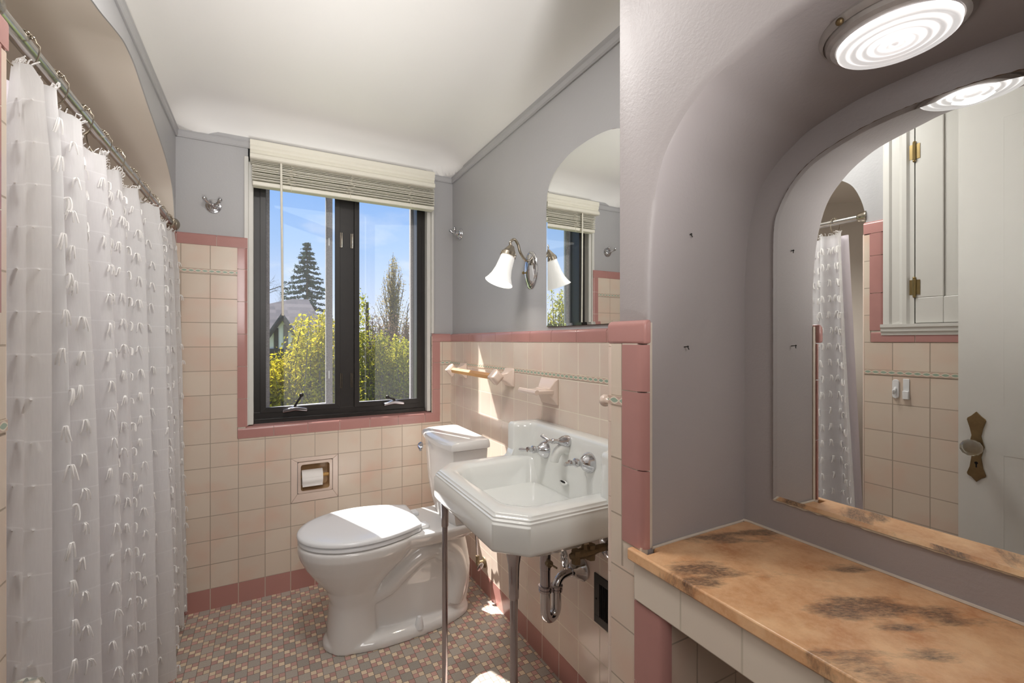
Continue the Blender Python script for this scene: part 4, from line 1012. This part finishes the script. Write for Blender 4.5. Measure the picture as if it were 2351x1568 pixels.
# adhesive hooks
def ahook(y, lab, kind):
    t = thing('adhesive_hook', lab, 'hook', (XL, y, 1.04), 'white adhesive hooks')
    if kind:
        MB().loft([[(XL+.0, y+a, 1.04+b) for a, b in rrect(-.0105, .0105, -.038, .036, .0095)], [(XL+.004, y+a, 1.04+b) for a, b in rrect(-.0105, .0105, -.038, .036, .0095)], [(XL+.006, y+a*.85, 1.04+b*.95) for a, b in rrect(-.0105, .0105, -.038, .036, .0095)]]).build('plate', 'plastic', t)
        MB().tube(smooth_path([(XL+.004, y, 1.045), (XL+.012, y, 1.035), (XL+.016, y, 1.022), (XL+.022, y, 1.026), (XL+.024, y, 1.036)], 4), .0038, 8).build('hook_tip', 'plastic', t)
    else:
        MB().box(XL, XL+.004, y-.0095, y+.0095, 1.002, 1.080).build('plate', 'plastic', t, bevel=.0015)
        MB().box(XL+.004, XL+.011, y-.0095, y+.0095, 1.002, 1.034).build('ledge', 'plastic', t, bevel=.002)
ahook(.826, 'rounded white adhesive hook on the tile reflected in the mirror', True)
ahook(.794, 'square white adhesive clip on the tile next to the rounded hook', False)
# nails
for (x, z, lb) in ((.735, 1.215, 'bent nail halfway up the grey niche side wall'), (.745, 1.437, 'dark nail high on the grey niche side wall')):
    yy = .6095
    n = MB().tube([(x, yy+.004, z), (x-.001, yy-.006, z+.001), (x+.001, yy-.008, z-.005)], .0011, 6).ball((x-.001, yy-.007, z+.001), .002, 6).build('nail', 'iron'); tag(n, lb, 'nail')

# ------------------------------------------------------------------ outdoors
def ray(u, v=781.7):
    a = math.radians(27.26); s = (u-1139.35)/1018.9; t = (781.7-v)/1018.9
    return Vector((math.sin(a)+math.cos(a)*s, math.cos(a)-math.sin(a)*s, t))
def at(u, v, y):
    d = ray(u, v); return Vector((0, 0, 1.228))+d*(y/d.y)
GZ = -3.2
gr = MB().box(-40, 60, 2.9, 90, GZ-.2, GZ).build('lawn', plain('grass', (120, 136, 74), .9, 0, 2, .3, 40, .4), ang=0)
tag(gr, 'green lawn in the garden below the window', 'lawn', kind='structure')
bark = plain('bark', (92, 78, 66), .9, 0, 20, .3, 30, .5)
def leaves(mb, pts, size, rn, flat=0.):
    for p in pts:
        n = Vector((rn.gauss(0, 1), rn.gauss(0, 1), rn.gauss(0, 1)+flat)).normalized(); e = n.orthogonal().normalized(); e = Matrix.Rotation(rn.uniform(0, 6.28), 3, n) @ e; f = n.cross(e); s = size*rn.uniform(.6, 1.3)
        mb.quad(p-e*s, p-f*s*.5, p+e*s, p+f*s*.5)
def nobuild(mb, name, m, parent):
    me = bpy.data.meshes.new(name); mb.bm.to_mesh(me); mb.bm.free(); me.materials.append(m)
    o = bpy.data.objects.new(name, me); COL.objects.link(o)
    if parent: attach(o, parent)
    return o
def shoots(name, label, base, stems, m, size, dens, rn, cat='bush', spread=.11, zlow=-1.6, group=None):
    """upright shrub: stems = list of (tip Vector, start Vector)"""
    t = thing(name, label, cat, base, group); mw = MB(); ml = MB()
    for tip, st in stems:
        tip, st = Vector(tip), Vector(st); mid = (tip+st)/2+Vector((rn.uniform(-.1, .1), rn.uniform(-.1, .1), 0))
        path = smooth_path([base+Vector((rn.uniform(-.1, .1), rn.uniform(-.1, .1), 0)), st, mid, tip], 4)
        mw.tube(path, [max(.004, .03*(1-k/len(path))) for k in range(len(path))], 5)
        L = (tip-st).length; pts = []
        for k in range(int(dens*L)):
            q = rn.random(); c = st+(tip-st)*q+(mid-(tip+st)/2)*4*q*(1-q); w = spread*(1-.75*q)+.02
            pts.append(c+Vector((rn.gauss(0, w), rn.gauss(0, w), rn.gauss(0, w*1.2))))
        leaves(ml, pts, size, rn)
    mw.build('stems', bark, t); nobuild(ml, 'foliage', m, t); return t
ymat = leaf_mat('yellow_leaves', (196, 178, 52), (150, 148, 50), .5); ymat2 = leaf_mat('yellow_green_leaves', (176, 166, 58), (128, 134, 52), .5)
rn = random.Random(21)
def crown(ulist, y, depth, vbase):
    st = []
    for u, v in ulist:
        yy = y+rn.uniform(-depth, depth); tip = at(u, v, yy); st.append((tip, Vector((tip.x+rn.uniform(-.35, .35), yy+rn.uniform(-.3, .3), tip.z-rn.uniform(1.3, 2.1)))))
    return st
L1 = []
for k in range(120):
    u = rn.uniform(590, 790); topv = 712+abs(u-735)*.34+(60 if u < 680 else 0)
    L1.append((u, topv+abs(rn.gauss(0, 1))*75))
for k in range(60): L1.append((rn.uniform(560, 800), rn.uniform(850, 905)))
b1 = at(725, 782, 9.4); shoots('flowering_bush', 'tall yellow flowering bush in front of the half timbered house', Vector((b1.x, 9.4, GZ)), crown(L1, 9.4, .5, 0), ymat, .036, 130, rn)
L2 = [(832, 672), (826, 690), (838, 705), (822, 720)]
for k in range(130):
    u = rn.uniform(790, 1010); L2.append((u, 752+max(0, u-880)*.55+abs(rn.gauss(0, 1))*55))
for k in range(70): L2.append((rn.uniform(780, 1010), rn.uniform(840, 905)))
b2 = at(885, 782, 11.3); shoots('flowering_bush', 'wide yellow green bush filling the right window pane', Vector((b2.x, 11.3, GZ)), crown(L2, 11.3, .5, 0), ymat2, .038, 125, rn)
rmat = leaf_mat('budding_red_leaves', (128, 104, 84), (96, 78, 70), .4)
L3 = [(rn.uniform(835, 1000), rn.uniform(722, 800)) for k in range(110)]
b3 = at(915, 782, 14); shoots('bare_shrub', 'brownish red budding shrub behind the yellow green bush', Vector((b3.x, 14, GZ)), crown(L3, 14, .5, 0), rmat, .028, 70, rn)
L5 = [(rn.uniform(0, 1), rn.uniform(0, 1)) for k in range(130)]
st5 = []
for a, b in L5:
    tip = Vector((-6.6+3.6*a, 9.6+rn.uniform(-.6, .6), 1.1+1.7*b*(1-.5*abs(a-.5)))); st5.append((tip, Vector((tip.x+rn.uniform(-.3, .3), 9.6, tip.z-1.8))))
shoots('flowering_bush', 'yellow green bush seen reflected in the arched mirror above the sink', Vector((-4.8, 9.6, GZ)), st5, ymat2, .04, 90, rn)
# tall budding tree
tmat = leaf_mat('tan_buds', (164, 142, 84), (128, 118, 70), .45)
b4 = at(903, 782, 16.5); stems = []
for k in range(120):
    q = rn.random()**.8; v = 585+q*215; hw = 6+q*75; u = 903+rn.uniform(-hw, hw)
    tip = at(u, v, 16.5+rn.uniform(-.5, .5)); stems.append((tip, Vector((b4.x+(tip.x-b4.x)*.25, 16.5, tip.z-rn.uniform(1.1, 2.2)))))
stems.append((at(903, 580, 16.5), Vector((b4.x, 16.5, -.5))))
shoots('budding_tree', 'tall slim tree with tan spring buds right of the mullion', Vector((b4.x, 16.5, GZ)), stems, tmat, .033, 30, rn, 'tree', .10)
stems = []
for k in range(36):
    u = rn.uniform(925, 1010); tip = at(u, 600+abs(u-965)*1.2+abs(rn.gauss(0, 1))*60, 20+rn.uniform(-.6, .6)); stems.append((tip, Vector((at(955, 782, 20).x+rn.uniform(-.6, .6), 20, tip.z-2.4))))
b5 = at(955, 782, 20); shoots('bare_tree', 'thin bare tree at the right edge of the window view', Vector((b5.x, 20, GZ)), stems, tmat, .03, 8, rn, 'tree', .15)
# spruce
smat = leaf_mat('spruce_needles', (74, 92, 84), (44, 58, 54), .25)
sb = at(705, 782, 24); ztop = at(705, 558, 24).z
t = thing('spruce_tree', 'dark blue green spruce rising behind the house roof', 'tree', (sb.x, 24, GZ))
mw, ml = MB(), MB(); mw.tube([(sb.x, 24, GZ), (sb.x, 24, ztop)], [.16, .012], 8)
z = ztop-.1
while z > -1.5:
    R_ = .06+(ztop-z)*.42+rn.uniform(-.05, .12); nb = 7
    for k in range(nb):
        a = 2*PI*k/nb+rn.uniform(0, 1.2); r2 = R_*rn.uniform(.75, 1.12); dz = -.18*r2
        e = Vector((sb.x+r2*math.cos(a), 24+r2*math.sin(a), z+dz)); s_ = Vector((sb.x, 24, z+.05)); mw.tube([s_, e], [.02, .005], 4)
        pts = []
        for q in range(int(26+50*r2)):
            w = rn.random()**.7; c = s_.lerp(e, w); c.z += .10*math.sin(w*PI)*r2*-.5+.06*w*w; pts.append(c+Vector((rn.gauss(0, .05), rn.gauss(0, .05), rn.gauss(-.02, .035))))
        leaves(ml, pts, .07, rn, 1.2)
    z -= .20+.05*(ztop-z)*.5
mw.build('trunk', bark, t); nobuild(ml, 'foliage', smat, t)
# big bare tree at left
t = thing('bare_tree', 'large leafless tree arching in from the left behind the house', 'tree', (at(552, 782, 33).x, 33, GZ))
mw = MB(); tb_ = Vector((at(552, 782, 33).x, 33, GZ))
def grow(p, d, L, r, lv):
    pts = [p]; q = p.copy(); dd = d.copy()
    for k in range(4):
        dd = (dd+Vector((rn.gauss(0, .12), rn.gauss(0, .12), rn.gauss(.02, .08)))).normalized(); q = q+dd*L/4; pts.append(q.copy())
    mw.tube(pts, [r*(1-.12*k) for k in range(5)], 5 if lv < 3 else 4, False)
    if lv < 5:
        for k in range(3 if lv else 7):
            nd = (dd+Vector((rn.gauss(.05 if lv == 0 else 0, .5), rn.gauss(0, .4), rn.gauss(.05, .4)))).normalized()
            grow(pts[2+rn.randint(0, 2)], nd, (3.4 if lv == 0 else L)*rn.uniform(.55, .75), r*.5, lv+1)
grow(tb_, Vector((.02, 0, 1)), 6.2, .12, 0)
mw.build('branches', bark, t)
# house
hs = thing('half_timbered_house', 'tudor style house with stone roof and half timbered gable', 'house', (.5, 18, GZ))
stucco = plain('cream_stucco', (246, 242, 230), .9, 0, 10, .05); timber = plain('dark_timber', (92, 78, 70), .8, 0, 15, .2); stone = tile_mat('roof_slate', (112, 104, 98), (84, 78, 74), (50, 46, 44), .42, .16)
brick_ = plain('brown_brick', (120, 98, 86), .9, 0, 40, .3, 30, .4)
HY = 17.0
ap = at(648, 726, HY); gl_, gr_ = at(600, 800, HY), at(700, 800, HY)
gx0, gx1 = ap.x-(gr_.x-ap.x), gr_.x; gz = gr_.z
MB().loft([[(gx0, HY, GZ), (gx1, HY, GZ), (gx1, HY, gz), (ap.x, HY, ap.z), (gx0, HY, gz)], [(gx0, HY+3, GZ), (gx1, HY+3, GZ), (gx1, HY+3, gz), (ap.x, HY+3, ap.z), (gx0, HY+3, gz)]]).build('gable_wall', stucco, hs, ang=0)
mb = MB()
for u in (634, 656, 678): p = at(u, 760, HY); mb.box(p.x-.07, p.x+.07, HY-.05, HY+.02, gz-.05, ap.z-.12-abs(p.x-ap.x)*(ap.z-gz)/(gx1-ap.x))
mb.box(gx0, gx1, HY-.06, HY+.02, gz-.16, gz); p = at(650, 850, HY); mb.box(gx0, gx1, HY-.06, HY+.02, p.z-.1, p.z+.05)
for u in (625, 645, 668, 690): p = at(u, 830, HY); mb.box(p.x-.07, p.x+.07, HY-.05, HY+.02, at(u, 850, HY).z, gz)
mb.build('timber', timber, hs, ang=0)
MB().box(gx0+.2, gx1-.2, HY-.03, HY+.01, at(650, 848, HY).z, at(650, 806, HY).z).build('window_band', plain('dark_glass', (70, 76, 82), .1), hs, ang=0)
MB().box(-4, 2.3, HY+.01, HY+.03, GZ, at(650, 852, HY).z).build('brick_wall', brick_, hs, ang=0)
e = .18; sl = (ap.z-gz)/(gx1-ap.x)
mb = MB()
for sg in (1, -1):
    xo = ap.x+sg*(gx1-ap.x+e); zo = gz-sl*e
    mb.loft([[(ap.x, HY-.15, ap.z), (xo, HY-.15, zo), (xo, HY-.15, zo+.12), (ap.x, HY-.15, ap.z+.14)], [(ap.x, HY+3, ap.z), (xo, HY+3, zo), (xo, HY+3, zo+.12), (ap.x, HY+3, ap.z+.14)]])
r0, r1 = at(672, 686, HY+2.5), at(708, 686, HY+2.5); l0, l1 = at(560, 790, HY+.6), at(752, 765, HY+.6)
mb.loft([[(l0.x-3, HY+.6, l1.z), (l1.x, HY+.6, l1.z), (l1.x, HY+3.6, l1.z), (l0.x-3, HY+3.6, l1.z)], [(r0.x, HY+2.5, r0.z), (r1.x, HY+2.5, r0.z), (r1.x, HY+3, r0.z), (r0.x, HY+3, r0.z)]])
mb.build('roof', stone, hs, ang=0, uvf=lambda co: (co.x+co.z*.13+20, co.z*1.2+20))
mb = MB()
for sg in (1, -1):
    xo = ap.x+sg*(gx1-ap.x+e); zo = gz-sl*e
    mb.loft([[(ap.x, y, ap.z-.16), (xo, y, zo-.16), (xo, y, zo+.02), (ap.x, y, ap.z+.02)] for y in (HY-.2, HY-.12)])
mb.build('bargeboard', timber, hs, ang=0)
MB().box(-4, l1.x-.1, HY+.8, HY+3.6, GZ, l1.z+.02).build('main_wall', stucco, hs, ang=0)
# pole and wires
pb = at(843, 782, 30); pz = at(843, 694, 30).z
up = thing('utility_pole', 'wooden utility pole between the bush and the slim tree', 'utility pole', (pb.x, 30, GZ))
MB().tube([(pb.x, 30, GZ), (pb.x, 30, pz)], [.14, .10], 8).build('pole', bark, up)
w0, w1, w2 = at(847, 730, 30), at(895, 733, 27), at(1010, 752, 24)
wr_ = MB().tube(smooth_path([w0, w1, w2], 6), .012, 5).build('overhead_cable', plain('pale_cable', (220, 220, 226), .4)); tag(wr_, 'pale overhead cable running right from the utility pole', 'cable')

# ------------------------------------------------------------------ world, lights, camera
w = bpy.data.worlds.new('sky'); SC.world = w; w.use_nodes = True; nt = w.node_tree; nt.nodes.clear()
class WT(NT):
    def __init__(s): s.t = nt
t = WT(); tc = t.n('ShaderNodeTexCoord').outputs['Generated']
sx_ = t.n('ShaderNodeSeparateXYZ'); t.l(tc, sx_.inputs[0])
sky = t.ramp(sx_.outputs[2], [(0., s2l((236, 242, 252))), (.07, s2l((214, 228, 252))), (.20, s2l((172, 205, 250))), (.34, s2l((138, 184, 249))), (1., s2l((92, 142, 232)))])
mp = t.n('ShaderNodeMapping'); t.l(tc, mp.inputs[0]); mp.inputs['Scale'].default_value = (1, 1, 2.6)
cl_ = t.ramp(t.noise(5.5, mp.outputs[0], 6, .55), [(.50, (0, 0, 0)), (.72, (.75, .75, .75))])
sky = t.mix(t.math('MULTIPLY', cl_, t.ramp(sx_.outputs[2], [(.10, (1, 1, 1)), (.34, (.15, .15, .15))])), sky, (.93, .95, 1.))
bg = t.n('ShaderNodeBackground'); t.l(sky, bg.inputs[0]); bg.inputs[1].default_value = 1.12
wo = t.n('ShaderNodeOutputWorld'); t.l(bg.outputs[0], wo.inputs[0])

def lamp(name, typ, loc, power, col=(1, 1, 1), **kw):
    d = bpy.data.lights.new(name, typ); d.energy = power; d.color = col
    for k, v in kw.items(): setattr(d, k, v)
    o = bpy.data.objects.new(name, d); COL.objects.link(o); o.location = loc; return o
sun = lamp('sun', 'SUN', (0, 8, 12), 17.0, (1, .955, .90), angle=math.radians(.55))
sun.rotation_euler = Vector((.43, -1, -1.55)).to_track_quat('-Z', 'Y').to_euler()
lamp('niche_lamp', 'POINT', (LX, LY, LZ-.0), .7, (1, .97, .95), shadow_soft_size=.045)
lamp('sconce_bulb', 'POINT', tuple(mouth+d_ for d_ in [Vector((-.004, 0, -.012))])[0:3] if False else tuple(mouth+(top-mouth)*.28), 1.1, (1, .93, .82), shadow_soft_size=.02)
rm = lamp('overhead_fill', 'AREA', (.10, 1.12, 2.25), 9.5, (1, .975, .95), shape='DISK', size=.34)  # unseen fill added overhead to lift the back of the room
hl = lamp('rear_fill', 'AREA', (-.05, YF+.08, 1.75), 7., (1, .97, .94), shape='RECTANGLE', size=.6, size_y=.8, spread=math.radians(110))  # unseen fill added behind the camera, facing the window wall
hl.rotation_euler = Vector((.1, 1, .1)).to_track_quat('-Z', 'Y').to_euler()

fl = lamp('ceiling_bounce_fill', 'AREA', (.18, -.60, .60), 4.2, (1, .985, .97), shape='DISK', size=.3, spread=math.radians(44))  # unseen fill added low behind the camera to brighten the ceiling
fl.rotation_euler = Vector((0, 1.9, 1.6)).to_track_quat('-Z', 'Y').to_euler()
lamp('alcove_fill', 'POINT', (-.80, 1.55, 1.2), 1.5, (1, .96, .91), shadow_soft_size=.06)  # unseen fill added in the alcove to brighten vault and curtain

cam = bpy.data.cameras.new('camera'); co = bpy.data.objects.new('camera', cam); COL.objects.link(co)
co.location = (0, 0, 1.228); co.rotation_euler = (math.radians(90), 0, -math.radians(27.26))
cam.sensor_width = 36; cam.sensor_fit = 'HORIZONTAL'; cam.lens = 1018.9/2351*36
cam.shift_x = (1175.5-1139.35)/2351; cam.shift_y = -(784-781.7)/2351
cam.clip_start = .02; cam.clip_end = 300
SC.camera = co
SC.view_settings.view_transform = 'Standard'; SC.view_settings.look = 'None'; SC.view_settings.gamma = 1; SC.view_settings.use_curve_mapping = False
SC.view_settings.exposure = 0.
